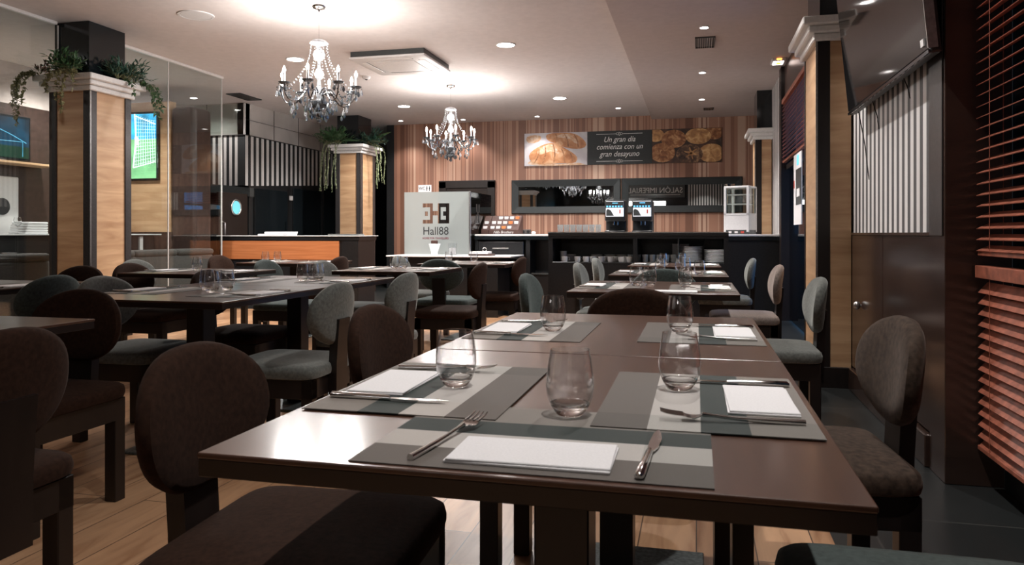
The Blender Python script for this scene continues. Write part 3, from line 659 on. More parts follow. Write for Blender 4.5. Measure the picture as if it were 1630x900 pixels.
for i, s_ in enumerate(('Un gran día', 'comienza con un', 'gran desayuno')):
    text('lettering', s_, 0.135, 'chalk', p2, (0.565, yb, 0.435 - 0.128 * i), FACE_CAM, shear=0.32, sx=0.88, extrude=0.001)
for z in (0.535, 0.055):
    b = MB(); b.box(0.16, 0.50, yb - .001, -0.0195, z - .003, z + .003); b.box(0.63, 0.97, yb - .001, -0.0195, z - .003, z + .003)
    for q in (0.53, 0.60): b.tube([(q + 0.022 * math.cos(k * PI / 8), yb, z + 0.018 * math.sin(k * PI / 8)) for k in range(16)], 0.003, 5, closed=True)
    b.tube([(0.565 + 0.014 * math.cos(k * PI / 8), yb, z + 0.03 * math.sin(k * PI / 8)) for k in range(16)], 0.003, 5, closed=True)
    b.build('ornament', 'chalk', p2)
p3 = panel(-0.750, 0.42, 'dark_print', 'picture of round seeded bread rolls on a dark ground, right third of the wall banner')
S3 = lambda x, y, rx, ry: [((x + rx * math.cos(k * PI / 10) - 860) / 397 * 1.17, 0.59 - (y + ry * math.sin(k * PI / 10) - 85) / 203 * 0.59) for k in range(20)]
def clampb(L_): return [(min(max(a, 0.005), 1.165), min(max(c_, 0.005), 0.585)) for a, c_ in L_]
for i, (x, y, rx, ry, mt) in enumerate(((880, 120, 50, 40, 'roll_light'), (1215, 110, 55, 45, 'roll_print'), (985, 145, 72, 55, 'roll_print'), (1125, 132, 74, 48, 'roll_light'), (920, 225, 74, 58, 'roll_print'), (1200, 235, 74, 56, 'roll_light'), (1075, 238, 76, 58, 'roll_dark'))):
    blob(p3, clampb(S3(x, y, rx, ry)), 'printed_roll', mt, 0.0006 * i, 0)
for k in range(6):
    a = k * PI / 3 + .3; x, y = 1085, 232
    blob(p3, clampb([((x + 8 * math.cos(a + 1.5) - 860) / 397 * 1.17, 0.59 - (y + 8 * math.sin(a + 1.5) - 85) / 203 * .59), ((x + 8 * math.cos(a - 1.5) - 860) / 397 * 1.17, 0.59 - (y + 8 * math.sin(a - 1.5) - 85) / 203 * .59),
                     ((x + 55 * math.cos(a) - 860) / 397 * 1.17, 0.59 - (y + 48 * math.sin(a) - 85) / 203 * .59)]), 'printed_star', 'roll_light', 0.005, 1)
s_ = thing('socket_strip', 'dark wall socket strip beside the brown card display', 'socket', (-3.05, YB, 1.07))
MB().box(-0.14, 0.14, -0.02, 0, -0.045, 0.045, 0.006).build('plate', 'socket_grey', s_)
for k in range(3): MB().tube([(-0.09 + .09 * k, -0.024, 0), (-0.09 + .09 * k, -0.015, 0)], 0.028, 14).build('socket', 'black_satin', s_)
# sign behind the viewer, seen reversed in the mirror
s_ = thing('salon_sign', 'long dark sign lettered SALON IMPERIAL on the wall behind the viewer, reversed in the mirror', 'sign', (-1.55, -3.0, 2.70), R(180))
MB().box(-1.12, 1.12, -0.05, 0, -0.27, 0.27, 0.006).build('board', 'grey_lam', s_)
text('lettering', 'SALÓN IMPERIAL', 0.30, 'chalk', s_, (0, -0.055, 0), FACE_CAM, sx=0.92, extrude=0.003)
MB().box(-0.95, 0.95, -0.054, -0.048, -0.17, -0.155).build('underline', 'chalk', s_)
s_ = thing('lit_panel', 'long glowing white light panel under the sign behind the viewer', 'light', (-1.85, -3.0, 2.2), R(180))
MB().box(-0.72, 0.72, -0.05, 0, -0.11, 0.11, 0.005).build('housing', 'dark_metal', s_); MB().box(-0.7, 0.7, -0.054, -0.048, -0.09, 0.09).build('diffuser', 'soft_glow', s_)

# ================================================================ REAR COUNTERS
rc = thing('rear_counter', 'long black counter with a pale edged top in front of the wallpaper wall', 'counter', (-1.0, 9.7, 0))
MB().box(-1.90, 2.02, 0.0, 0.70, 1.005, 1.03, 0.003).build('worktop', 'white_plastic', rc)
MB().box(-1.90, 2.02, -0.01, 0.71, 0.955, 1.005, 0.003).build('worktop_edge', 'black_gloss', rc)
b = MB(); b.box(0.0, 2.02, 0.02, 0.66, 0, 0.955); b.box(-1.90, -0.62, 0.35, 0.66, 0, 0.955); b.box(-1.90, -1.86, 0.02, 0.35, 0, 0.955); b.box(-1.2, -1.14, 0.02, 0.35, 0, 0.955); b.box(-0.62, 0, 0.3, 0.66, 0, 0.955); b.box(-1.90, 0, 0.02, 0.35, 0, 0.5)
b.build('body', 'black_lam', rc)
dr = MB().box(-1.84, -1.22, -0.03, 0.02, 0.70, 0.93, 0.003).build('drawer', 'black_lam', rc)
MB().box(-1.64, -1.42, -0.05, -0.03, 0.83, 0.85, 0.003).build('handle', 'brushed_steel', dr)
MB().box(-1.12, -0.64, 0.0, 0.02, 0.50, 0.52).build('shelf_edge', 'grey_lam', rc)
# buffet stand in front
bs = thing('buffet_stand', 'black buffet cabinet with open shelves of cups, tumblers and plates', 'cabinet', (-0.635, 8.2, 0))
W2 = 0.965
MB().box(-W2, W2, -0.01, 0.62, 1.02, 1.055, 0.003).build('top', 'black_lam', bs)
MB().box(-W2, W2, -0.012, -0.004, 1.046, 1.057).build('top_edge', 'brushed_steel', bs)
b = MB(); b.box(-W2, -W2 + .05, 0, .6, 0, 1.02); b.box(W2 - .05, W2, 0, .6, 0, 1.02); b.box(-W2 + .05, W2 - .05, 0.57, 0.6, 0.0, 1.02); b.box(-W2 + .05, W2 - .05, 0.0, 0.03, 0.0, 0.70); b.box(-W2 + .05, W2 - .05, 0.0, 0.04, 0.985, 1.02)
b.build('body', 'black_lam', bs)
MB().box(-W2 + .05, W2 - .05, 0.0, 0.57, 0.70, 0.725, 0.002).build('shelf', 'black_lam', bs)
MB().box(-0.03, 0.015, 0.0, 0.57, 0.725, 0.985).build('divider', 'black_lam', bs)
MB().box(0.44, 0.455, 0.02, 0.57, 0.725, 0.985).build('divider', 'grey_lam', bs)
MB().box(0.72, 0.728, 0.02, 0.57, 0.725, 0.985).build('glass_side', 'clear_film', bs)
# crockery
ORD = ['first', 'second', 'third', 'fourth', 'fifth', 'sixth', 'seventh', 'eighth', 'ninth', 'tenth', 'eleventh', 'twelfth']
ZS = 0.725
def cup_me(r, h, th, mat, name, parent=None, seg=18):
    b = MB(); b.lathe([(0, 0), (r * .72, 0), (r * .9, h * .3), (r, h), (r - th, h), (r * .9 - th, h * .32), (r * .68 - th, th), (0, th)], seg=seg); return b.build(name, mat, parent, True)
cup = thing('coffee_cup', 'leftmost white coffee cup in the near row on the buffet shelf', 'cup', (-1.43, 8.30, ZS), 0, 'white coffee cups on the buffet shelf')
cup_me(0.038, 0.06, 0.003, 'china', 'bowl', cup)
MB().tube([(0.034, 0, 0.048), (0.052, 0, 0.046), (0.056, 0, 0.03), (0.048, 0, 0.016), (0.032, 0, 0.014)], 0.004, 6).build('handle', 'china', cup, True)
spots = [(-1.38 + .095 * k, 8.30) for k in range(1, 3)] + [(-1.12 + .1 * k, 8.32) for k in range(3)] + [(-0.80 + .09 * k, 8.3) for k in range(2)]
for i_, (x, y) in enumerate(spots): dup(cup, (x, y, ZS), 0.6, 'white coffee cup, %s from the left in the near row on the buffet shelf' % ORD[i_ + 1], 'white coffee cups on the buffet shelf')
sa = MB().lathe([(0, 0), (0.03, 0), (0.065, 0.010), (0.064, 0.013), (0.03, 0.004), (0, 0.004)], seg=20).build('saucer_stack_plate', 'china', None, True, (-1.40, 8.52, ZS)); sa.name = 'saucer'
tag(sa, 'lowest white saucer of the leftmost pile behind the coffee cups', 'saucer', 'white saucers piled on the buffet shelf')
for j, x in enumerate((-1.40, -1.1, -0.95, -0.82)):
    for k in range(6):
        if j == 0 and k == 0: continue
        dup(sa, (x, 8.52, ZS + 0.013 * k), 0, 'white saucer, %s up in the %s pile from the left behind the cups' % (ORD[k], ORD[j]))
# upper row of cups stands upside down on the saucer piles
for i_, x in enumerate((-1.12, -1.0, -0.88, -0.76)): dup(cup, (x, 8.43, ZS), 1.2, 'white coffee cup, %s from the left in the second row on the buffet shelf' % ORD[i_], 'white coffee cups of the second row')
mug = cup_me(0.04, 0.115, 0.003, 'china', 'tall_mug'); mug.location = (-1.47, 8.44, ZS); tag(mug, 'tall white mug at the left end of the buffet shelf', 'mug')
tum = MB().lathe([(0, 0), (0.028, 0), (0.034, 0.085), (0.0325, 0.085), (0.027, 0.01), (0, 0.01)], seg=16).build('water_tumbler', 'cloudy_glass', None, True, (-0.70, 8.30, ZS))
tag(tum, 'small clear tumbler standing directly right of the last coffee cup', 'glass', 'clear tumblers right of the cups')
dup(tum, (-0.62, 8.32, ZS), 0, 'small clear tumbler, the second one right of the last coffee cup')
for j in range(2):
    for k in range(6):
        dup(tum, (-0.54 + .075 * k, 8.28 + .08 * j, ZS), 0, 'small clear tumbler, %s from left in the %s row at the middle of the shelf' % (ORD[k], ('near', 'rear')[j]), 'clear tumblers in rows on the buffet shelf')
for k in range(7):
    dup(tum, (-1.50 + .072 * k, 8.4, 1.055 - 0.0), 0, 'small clear tumbler, %s from the left in the row on the cabinet top' % ORD[k], 'clear tumblers on top of the buffet cabinet')
pl = MB().lathe([(0, 0), (0.07, 0), (0.125, 0.014), (0.124, 0.018), (0.07, 0.005), (0, 0.005)], seg=28).build('dinner_plate', 'china', None, True, (-0.06, 8.36, ZS))
tag(pl, 'lowest white dinner plate of the taller stack on the buffet shelf', 'plate', 'white dinner plates in the taller stack')
for k in range(1, 11): dup(pl, (-0.06, 8.36, ZS + k * 0.0155), 0, 'white dinner plate, %s from the bottom of the taller stack' % ORD[k])
for k in range(9): dup(pl, (0.205 - 0.03 + 0.03, 8.33, ZS + k * 0.0155), 0, 'white dinner plate, %s from the bottom of the shorter stack' % ORD[k], 'white dinner plates in the shorter stack')
wb = MB().box(-0.09, 0.09, -0.003, 0.003, 0, 0.20, 0.001).build('white_card', 'paper', None, False, (-0.17, 8.53, ZS)); tag(wb, 'white upright card leaning behind the tall plate stack', 'card')
tr = MB().box(-0.24, 0.24, -0.012, 0.012, 0, 0.004).build('x', 'steel'); bpy.data.objects.remove(tr)

# coffee machines
def machine(x, label):
    c = thing('coffee_machine', label, 'coffee machine', (x, 9.83, 1.03))
    b = MB(); b.box(-0.13, 0.13, 0.10, 0.42, 0, 0.44, 0.012, 2); b.box(-0.13, 0.13, -0.04, 0.12, 0.17, 0.45, 0.02, 3); b.box(-0.13, 0.13, -0.04, 0.12, 0, 0.05, 0.008); b.build('body', 'black_satin', c, True)
    MB().box(-0.115, 0.115, -0.047, -0.038, 0.23, 0.43, 0.003).build('screen', 'screen_white', c)
    MB().box(-0.115, 0.115, -0.049, -0.046, 0.345, 0.425).build('screen_header', 'board_black', c)
    for k in range(6): MB().box(-0.108 + .037 * k, -0.085 + .037 * k, -0.051, -0.048, 0.352, 0.372).build('screen_icon', 'screen_blue', c)
    MB().box(-0.03, 0.04, -0.051, -0.048, 0.40, 0.41).build('screen_title', 'screen_blue', c)
    b = MB(); b.prism([(-0.11, 0.24), (-0.01, 0.24), (-0.05, 0.31), (-0.09, 0.33), (-0.11, 0.31)], lambda p: (p[0], -0.0485, p[1]), lambda p: (p[0], -0.0465, p[1])); b.build('screen_cup', 'grey_lam', c)
    MB().box(0.06, 0.075, -0.049, -0.0465, 0.27, 0.32).build('screen_logo', 'red', c)
    b = MB(); b.tube([(-0.02, 0.03, 0.17), (-0.02, 0.03, 0.12)], 0.012); b.tube([(0.03, 0.03, 0.17), (0.03, 0.03, 0.12)], 0.012); b.build('spout', 'dark_chrome', c, True)
machine(-1.03, 'black coffee machine with a lit touch screen, left of the two')
machine(-0.68, 'black coffee machine with a lit touch screen, right of the two')
# display fridge
fr = thing('display_fridge', 'white glass sided display fridge on the right end of the rear counter', 'fridge', (0.545, 10.0, 1.03), R(-22))
b = MB(); w_ = 0.145
for (sx_, sy) in ((-1, -1), (1, -1), (-1, 1), (1, 1)): b.box(sx_ * w_ - .014, sx_ * w_ + .014, sy * w_ - .014, sy * w_ + .014, 0.03, 0.59)
b.box(-w_ - .014, w_ + .014, -w_ - .014, w_ + .014, 0.585, 0.61, 0.005); b.box(-w_ - .014, w_ + .014, -w_ - .014, w_ + .014, 0.24, 0.265)
b.build('frame', 'white_plastic', fr)
MB().box(-w_ - .012, w_ + .012, -w_ - .012, w_ + .012, 0.055, 0.24, 0.004).build('base', 'white_plastic', fr)
MB().box(-w_ - .008, w_ + .008, -w_ - .008, w_ + .008, 0.0, 0.055).build('foot', 'grey_lam', fr)
for k in range(3): MB().box(-0.10 + .08 * k, -0.06 + .08 * k, -w_ - .014, -w_ - .006, 0.015, 0.04).build('button', 'red' if k == 2 else 'white_plastic', fr)
for z in (0.38, 0.50): MB().box(-w_ + .014, w_ - .014, -w_ + .012, w_ - .012, z, z + .008).build('shelf', 'white_plastic', fr)
MB().box(-w_ + .014, w_ - .014, -w_ - .003, -w_ + .003, 0.265, 0.60).build('glass_pane', 'pane', fr)
MB().box(-w_ + .014, w_ - .014, w_ - .003, w_ + .003, 0.265, 0.60).build('glass_pane', 'pane', fr)
MB().box(w_ - .003, w_ + .003, -w_ + .014, w_ - .014, 0.265, 0.60).build('glass_pane', 'pane', fr)
MB().box(-w_ - .003, -w_ + .003, -w_ + .014, w_ - .014, 0.265, 0.60).build('glass_pane', 'pane', fr)
# tiered sachet displays
def display(x, label, hw=0.21, n=5, words=True):
    c = thing('sachet_display', label, 'display', (x, 10.02, 1.03))
    b = MB()
    b.prism([(0, 0), (0.30, 0), (0.30, 0.26), (0.24, 0.26), (0, 0.06)], lambda p: (-hw, p[0], p[1]), lambda p: (hw, p[0], p[1])); b.build('box', 'box_brown', c)
    for r in range(3):
        for k in range(n):
            if (r * 5 + k) % 6 == 4: continue
            MB().box(-hw + .02 + .08 * k, -hw + .075 + .08 * k, 0.02 + .08 * r, 0.05 + .08 * r, 0.05 + .067 * r, 0.115 + .067 * r, 0.003).build('sachet', ('paper', 'paper', 'orange_card', 'china')[(r * 3 + k) % 4], c)
    if words: text('lettering', 'Hills Brothers', 0.050, 'chalk', c, (0, -0.003, 0.028), FACE_CAM, shear=0.3)
display(-2.585, 'brown tiered sachet display lettered Hills Brothers, in the open right of the glass screen')
display(-2.85, 'narrow brown sachet display between the side pane and the wider display', 0.05, 1, False)
b = MB(); b.ball((0, 0, 0.02), 0.03, 0.03, 0.02); o = b.build('napkin_ball', 'paper', None, True, (-2.12, 9.85, 1.03)); tag(o, 'small crumpled white napkin on the rear counter near the sockets', 'napkin')

# reception desk with frosted logo screen
rd = thing('reception_desk', 'dark reception desk with a pale glass top below the frosted logo screen', 'desk', (-3.0, 8.9, 0))
MB().box(-0.84, 0.80, 0, 0.72, 0.745, 0.762, 0.003).build('top', 'china', rd)
b = MB(); b.box(-0.74, 0.62, 0.05, 0.66, 0, 0.745); b.build('body', 'black_lam', rd)
MB().box(-0.6, 0.4, 0.045, 0.052, 0.1, 0.66).build('front_panel', 'black_lam', rd)
sc_ = thing('logo_screen', 'frosted glass screen with an H shaped logo and the words Hall88 home for travellers', 'screen', (-3.85, 9.55, 0.762))
px = lambda u: (u - 644.5) * 0.00898
pz = lambda v: 0.278 + (372 - v) * 0.00834
sxs = lambda q: px(640 + q / 6.923)
szs = lambda q: pz(280 + q / 6.923)
clear = [(315, 345, 300, 525), (235, 345, 300, 343), (235, 345, 483, 525), (260, 290, 390, 440), (235, 262, 300, 345), (345, 400, 385, 435), (400, 432, 300, 525), (400, 525, 300, 343), (400, 525, 483, 525), (488, 525, 300, 525), (458, 490, 390, 440)]
xs = sorted({q for c_ in clear for q in c_[:2]}); zs = sorted({q for c_ in clear for q in c_[2:]})
X_ = [0.0] + [sxs(q) for q in xs] + [0.92]; Z_ = [0.838] + [szs(q) for q in zs] + [0.0]
b = MB(); b2 = MB()
for i in range(len(X_) - 1):
    for j in range(len(Z_) - 1):
        isclear = False
        if 0 < i < len(X_) - 2 and 0 < j < len(Z_) - 2:
            mx_, mz_ = (xs[i - 1] + xs[i]) / 2, (zs[j - 1] + zs[j]) / 2
            isclear = any(c_[0] < mx_ < c_[1] and c_[2] < mz_ < c_[3] for c_ in clear)
        if not isclear: b.poly([(X_[i], 0, Z_[j + 1]), (X_[i + 1], 0, Z_[j + 1]), (X_[i + 1], 0, Z_[j]), (X_[i], 0, Z_[j])])
b.build('frosted_film', 'frost', sc_)
MB().box(0, 0.92, 0.002, 0.010, 0, 0.838).build('front_pane', 'clear_film', sc_)
MB().box(0.92, 0.93, 0.010, 1.06, 0, 0.838).build('side_pane', 'smoke_film', sc_)
MB().box(0.915, 0.94, -0.006, 0.016, 0, 0.842, 0.002).build('corner_post', 'brushed_steel', sc_)
text('lettering', 'Hall88', 0.155, 'ink', sc_, (sxs(378), -0.004, szs(612)), FACE_CAM, sx=0.92, extrude=0.001)
text('lettering', 'HOME FOR TRAVELLERS', 0.040, 'maroon_ink', sc_, (sxs(375), -0.004, szs(690)), FACE_CAM, sx=0.86, extrude=0.001)
for q in ((0.28, 0.44), (0.62, 0.78)):
    b = MB()
    b.box(0.931, 0.934, q[0], q[0] + .05, 0.42, 0.68); b.box(0.931, 0.934, q[0] + .11, q[0] + .16, 0.42, 0.68); b.box(0.931, 0.934, q[0], q[0] + .16, 0.54, 0.57)
    if q[0] < .5: b.build('side_logo', 'ink', sc_)
    else: b.bm.free()
o = thing('napkin_holder', 'flared white napkin holder on the reception desk', 'napkin holder', (-3.33, 9.3, 0.762))
b = MB(); b.lathe([(0, 0), (0.05, 0), (0.045, 0.03), (0.085, 0.145), (0.08, 0.145), (0.04, 0.035), (0, 0.03)], seg=6); b.build('holder', 'china', o)
MB().box(-0.045, 0.045, -0.02, 0.02, 0.05, 0.19, 0.01).build('napkin_stack', 'box_brown', o)
o = thing('candle_glass', 'tall glass with a white candle on the reception desk', 'candle', (-3.08, 9.3, 0.762))
MB().lathe([(0, 0), (0.05, 0), (0.056, 0.15), (0.053, 0.15), (0.047, 0.01), (0, 0.01)], seg=18).build('glass', 'glass', o, True)
MB().tube([(0, 0, 0.011), (0, 0, 0.09)], 0.042, 16).build('candle', 'paper', o)
o = thing('menu_holder', 'stack of menus with a ring clip at the right end of the reception desk', 'menu', (-2.62, 9.1, 0.762))
MB().box(-0.16, 0.14, -0.08, 0.10, 0, 0.022, 0.003).build('menus', 'box_brown', o)
MB().box(-0.14, 0.10, -0.09, 0.08, 0.022, 0.05, 0.003).build('paper_stack', 'paper', o)
MB().tube([(0.03 + .025 * math.cos(k * PI / 6), 0, 0.076 + .025 * math.sin(k * PI / 6)) for k in range(12)], 0.004, 6, closed=True).build('ring_clip', 'steel', o, True)

# orange fronted service counter
oc = thing('service_counter', 'black service counter with an orange wood front panel before the wood column', 'counter', (-5.64, 9.6, 0))
MB().box(-1.14, 1.12, -0.02, 0.6, 1.0, 1.012, 0.002).build('glass_top', 'china', oc)
MB().box(-1.12, 1.10, 0.0, 0.58, 0.945, 1.0).build('top', 'black_lam', oc)
b = MB(); b.box(-1.10, 1.08, 0.03, 0.56, 0, 0.945); b.build('body', 'black_lam', oc)
MB().box(-1.06, 0.79, 0.008, 0.03, 0.67, 0.935, 0.002).build('front_panel', 'orange_wood', oc)
b = MB(); b.box(0.84, 1.08, 0.01, 0.03, 0.02, 0.94, 0.002); b.build('end_panel', 'black_lam', oc)
o = thing('folded_napkins', 'low pile of folded white napkins on the service counter', 'napkins', (-5.92, 9.85, 1.012))
MB().box(-0.30, 0.10, -0.1, 0.1, 0, 0.022, 0.008).build('lower_napkin', 'paper', o); MB().box(-0.20, 0.12, -0.09, 0.09, 0.022, 0.055, 0.014, 2).build('upper_napkin', 'paper', o)
o = MB().lathe([(0, 0), (0.06, 0), (0.075, 0.05), (0.07, 0.055), (0.055, 0.01), (0, 0.01)], seg=20).build('serving_bowl', 'china', None, True, (-5.68, 9.8, 1.012)); tag(o, 'small white bowl beside the napkins on the service counter', 'bowl')
o = MB().box(-0.24, 0.24, -0.1, 0.1, 0, 0.02, 0.01, 2).build('blue_cloth', 'velvet_grey', None, True, (-4.86, 9.85, 1.012)); tag(o, 'flat pale folded cloth at the right end of the service counter', 'cloth')

# ================================================================ BAR ROOM
tv = thing('portrait_television', 'upright television showing a football goal net on the oak bar wall', 'television', (-7.63, 8.995, 1.78))
MB().box(-0.37, 0.37, -0.05, 0, 0, 0.96, 0.006).build('casing', 'black_gloss', tv)
M['match_screen']
b = MB(); b.box(-0.345, 0.345, -0.054, -0.049, 0.03, 0.93); scr = b.build('screen', 'match_screen', tv)
# shift picture split to local heights
for nd in M['match_screen'].node_tree.nodes:
    if nd.type == 'MATH' and nd.operation == 'MULTIPLY_ADD': nd.inputs[2].default_value = -0.58
b = MB()
def seg(b, p, q, r=0.0035, y=-0.056): b.tube([(p[0], y, p[1]), (q[0], y, q[1])], r, 5)
seg(b, (0.00, 0.93), (0.02, 0.60), 0.010); seg(b, (0.02, 0.60), (-0.02, 0.18), 0.010); seg(b, (-0.02, 0.18), (0.34, 0.26), 0.006); seg(b, (0.02, 0.90), (0.34, 0.78), 0.007)
for k in range(9): seg(b, (0.03 + .035 * k, 0.92 - .012 * k), (0.02 + .04 * k, 0.19 + .006 * k), 0.0018)
for k in range(14): seg(b, (0.0, 0.22 + .05 * k), (0.34, 0.28 + .042 * k), 0.0018)
b.build('screen_net', 'net_line', tv)
tv2 = thing('bar_television', 'dim television with a blue football picture above the bar shelf at far left', 'television', (-7.995, 6.93, 1.92))
MB().box(0, 0.05, -0.62, 0.62, 0, 0.54, 0.006).build('casing', 'black_gloss', tv2)
MB().box(0.049, 0.054, -0.59, 0.59, 0.03, 0.51).build('screen', 'match_screen_dim', tv2)
for nd in M['match_screen_dim'].node_tree.nodes:
    if nd.type == 'MATH' and nd.operation == 'MULTIPLY_ADD': nd.inputs[2].default_value = -0.17
b = MB(); b.tube([(0.056, -0.55 + .1 * k, 0.46 - 0.002 * k * k) for k in range(12)], 0.006, 5); b.tube([(0.056, -0.5, 0.2), (0.056, 0.5, 0.23)], 0.004, 5); b.tube([(0.056, 0.5, 0.05), (0.056, 0.5, 0.23)], 0.004, 5); b.build('screen_lines', 'net_line_dim', tv2)
o = MB().box(-8.0, -7.7, 5.6, 7.75, 1.86, 1.885, 0.003).build('wall_shelf', 'oak'); tag(o, 'thin oak shelf below the dim television on the bar wall', 'shelf')
bk_ = thing('bar_cooler', 'white cooler door with a round black vent behind the bar', 'cooler', (-8.0, 6.74, 0))
MB().box(0, 0.05, -0.65, 0.65, 0.2, 1.72, 0.01).build('door', 'white_plastic', bk_); MB().tube([(0.05, 0.42, 1.36), (0.06, 0.42, 1.36)], 0.10, 20).build('round_vent', 'black_satin', bk_)
bc = thing('bar_counter', 'long dark bar counter with a green edged glass top behind the partition', 'counter', (-7.4, 7.0, 0))
MB().box(-0.28, 0.28, -2.4, 1.85, 1.02, 1.035, 0.002).build('glass_top', 'china', bc)
b = MB(); b.box(-0.22, 0.2, -2.35, 1.8, 0, 1.02); b.build('body', 'black_lam', bc)
for y in (0.35, 0.9, 1.5): MB().box(0.2, 0.225, y, y + .06, 0.55, 1.0).build('white_post', 'white_plastic', bc)
o = thing('napkin_pile', 'stacked folded white napkins on the bar counter beside the column', 'napkins', (-7.35, 6.95, 1.035))
for k in range(5): MB().box(-0.12, 0.12, -0.15 + .01 * k, 0.16, .028 * k, .028 * k + .024, 0.009).build('folded_napkin', 'paper', o)
o = thing('wine_glass', 'stemmed wine glass beside the napkin pile on the bar counter', 'glass', (-7.25, 6.72, 1.035))
MB().lathe([(0, 0), (0.035, 0), (0.034, 0.004), (0.005, 0.01), (0.004, 0.08), (0.03, 0.10), (0.04, 0.14), (0.032, 0.185), (0.030, 0.185), (0.037, 0.14), (0.027, 0.104), (0, 0.09)], seg=18).build('bowl', 'glass', o, True)
pb = MB().lathe([(0, 0), (0.06, 0), (0.1, 0.012), (0.099, 0.015), (0.06, 0.004), (0, 0.004)], seg=20).build('side_plate', 'china', None, True, (-7.3, 6.4, 1.035)); tag(pb, 'lowest white side plate of the farther stack on the bar counter', 'plate', 'white side plates on the bar counter')
for j in range(2):
    for k in range(5):
        if j or k: dup(pb, (-7.3, 6.4 - .24 * j, 1.035 + .013 * k), 0, 'white side plate, %s up in the %s stack on the bar counter' % (ORD[k], ('farther', 'nearer')[j]))
def sofa(y0, y1, label):
    c = thing('sofa_bench', label, 'sofa', (-6.5, (y0 + y1) / 2, 0)); h = (y1 - y0) / 2
    MB().box(-0.12, 0.12, -h, h, 0.05, 0.77, 0.03, 2).build('backrest', 'sofa_fabric', c, True)
    MB().box(-0.65, -0.1, -h, h, 0.08, 0.44, 0.04, 3).build('seat', 'sofa_fabric', c, True)
    n = max(1, round(2 * h / 0.8))
    for k in range(n):
        a = -h + 2 * h * k / n
        MB().box(-0.14, 0.14, a + .004, a + 2 * h / n - .004, 0.76, 0.84, 0.035, 3).build('head_cushion', 'sofa_fabric', c, True)
sofa(4.3, 6.3, 'dark upholstered bench behind the glass at the far left')
sofa(6.75, 8.95, 'dark upholstered bench behind the glass right of the first column')

# ================================================================ RIGHT WALL THINGS
rt = thing('wall_television', 'large black wall television hung tilted on the striped right wall', 'television', (0.93, 4.23, 1.78))
rt.rotation_euler = (0, R(-5.5), 0)
MB().box(0.0, 0.045, -0.84, 0.84, 0, 0.96, 0.008, 2).build('casing', 'black_satin', rt)
MB().box(-0.006, 0.001, -0.828, 0.828, 0.022, 0.945).build('screen', 'tv_screen', rt)
MB().box(-0.008, 0.03, -0.845, -0.838, 0.02, 0.95).build('side_strip', 'brushed_steel', rt)
b = MB(); b.box(-0.008, 0.0, -0.84, 0.84, 0.0, 0.016, 0.001); b.build('bottom_bezel', 'dark_chrome', rt)
MB().box(-0.012, 0.0, -0.80, -0.76, 0.04, 0.07).build('logo_tab', 'white_plastic', rt)
MB().box(0.045, 0.10, -0.25, 0.25, 0.25, 0.75).build('wall_bracket', 'black_satin', rt)
for (y, l) in ((0.72, 0.42), (0.35, 0.16), (-0.30, 0.10)):
    MB().tube([(0.03, y, 0.01), (0.05, y + .015, -0.1 * l / .2), (0.045, y - .01, -l * .7), (0.05, y, -l)], 0.003, 5).build('cable', 'black_satin', rt)
def blind(x, y0, y1, z0, z1, label, tilt, pitch=0.045, width=0.055):
    c = thing('venetian_blind', label, 'blind', (x, (y0 + y1) / 2, z0)); h = (y1 - y0) / 2
    n = int((z1 - z0) / pitch)
    rot = Matrix.Rotation(tilt, 3, 'Y')
    for k in range(n):
        z = 0.02 + k * pitch
        MB().box(-width / 2, width / 2, -h, h, z - .0015, z + .0015, rot=rot, piv=(0, 0, z)).build('slat', 'slat_wood', c)
    MB().box(-0.02, 0.02, -h, h, -0.01, 0.008, 0.002).build('bottom_rail', 'slat_wood', c)
    MB().box(-0.03, 0.03, -h, h, z1 - z0, z1 - z0 + 0.05, 0.002).build('head_rail', 'slat_wood', c)
    for y in (-h + 0.08, -h + 0.6, h - 0.14) if h > .6 else (-h + .06, h - .06):
        b = MB(); b.tube([(-0.024, y, 0), (-0.024, y, z1 - z0)], 0.0013, 4); b.tube([(0.024, y, 0), (0.024, y, z1 - z0)], 0.0013, 4); b.build('cord', 'slat_wood', c)
blind(1.135, 1.2, 3.43, 0.96, 2.87, 'red brown wooden blind with open slats, upper one in the window at the right edge', R(-24))
blind(1.135, 1.2, 3.43, 0.17, 0.86, 'red brown wooden blind with closed slats, lower one in the window at the right edge', R(-50))
blind(1.005, 7.45, 9.35, 1.88, 2.56, 'red brown wooden venetian blind above the notice in the entrance bay', R(-24))
o = thing('door_notice', 'tall white printed notice with a blue square on the entrance glass', 'notice', (1.0, 8.05, 1.13))
MB().box(-0.01, 0.0, -0.29, 0.29, 0, 0.72).build('sheet', 'paper', o)
MB().box(-0.013, -0.009, -0.12, 0.02, 0.60, 0.70).build('blue_square', 'screen_blue', o)
MB().box(-0.013, -0.009, -0.29, 0.10, 0.20, 0.56).build('dark_photo', 'grey_lam', o)
MB().box(-0.016, -0.012, -0.20, 0.02, 0.28, 0.36).build('pale_patch', 'paper', o)
MB().box(-0.013, -0.009, 0.22, 0.27, 0.38, 0.46).build('red_mark', 'red', o)

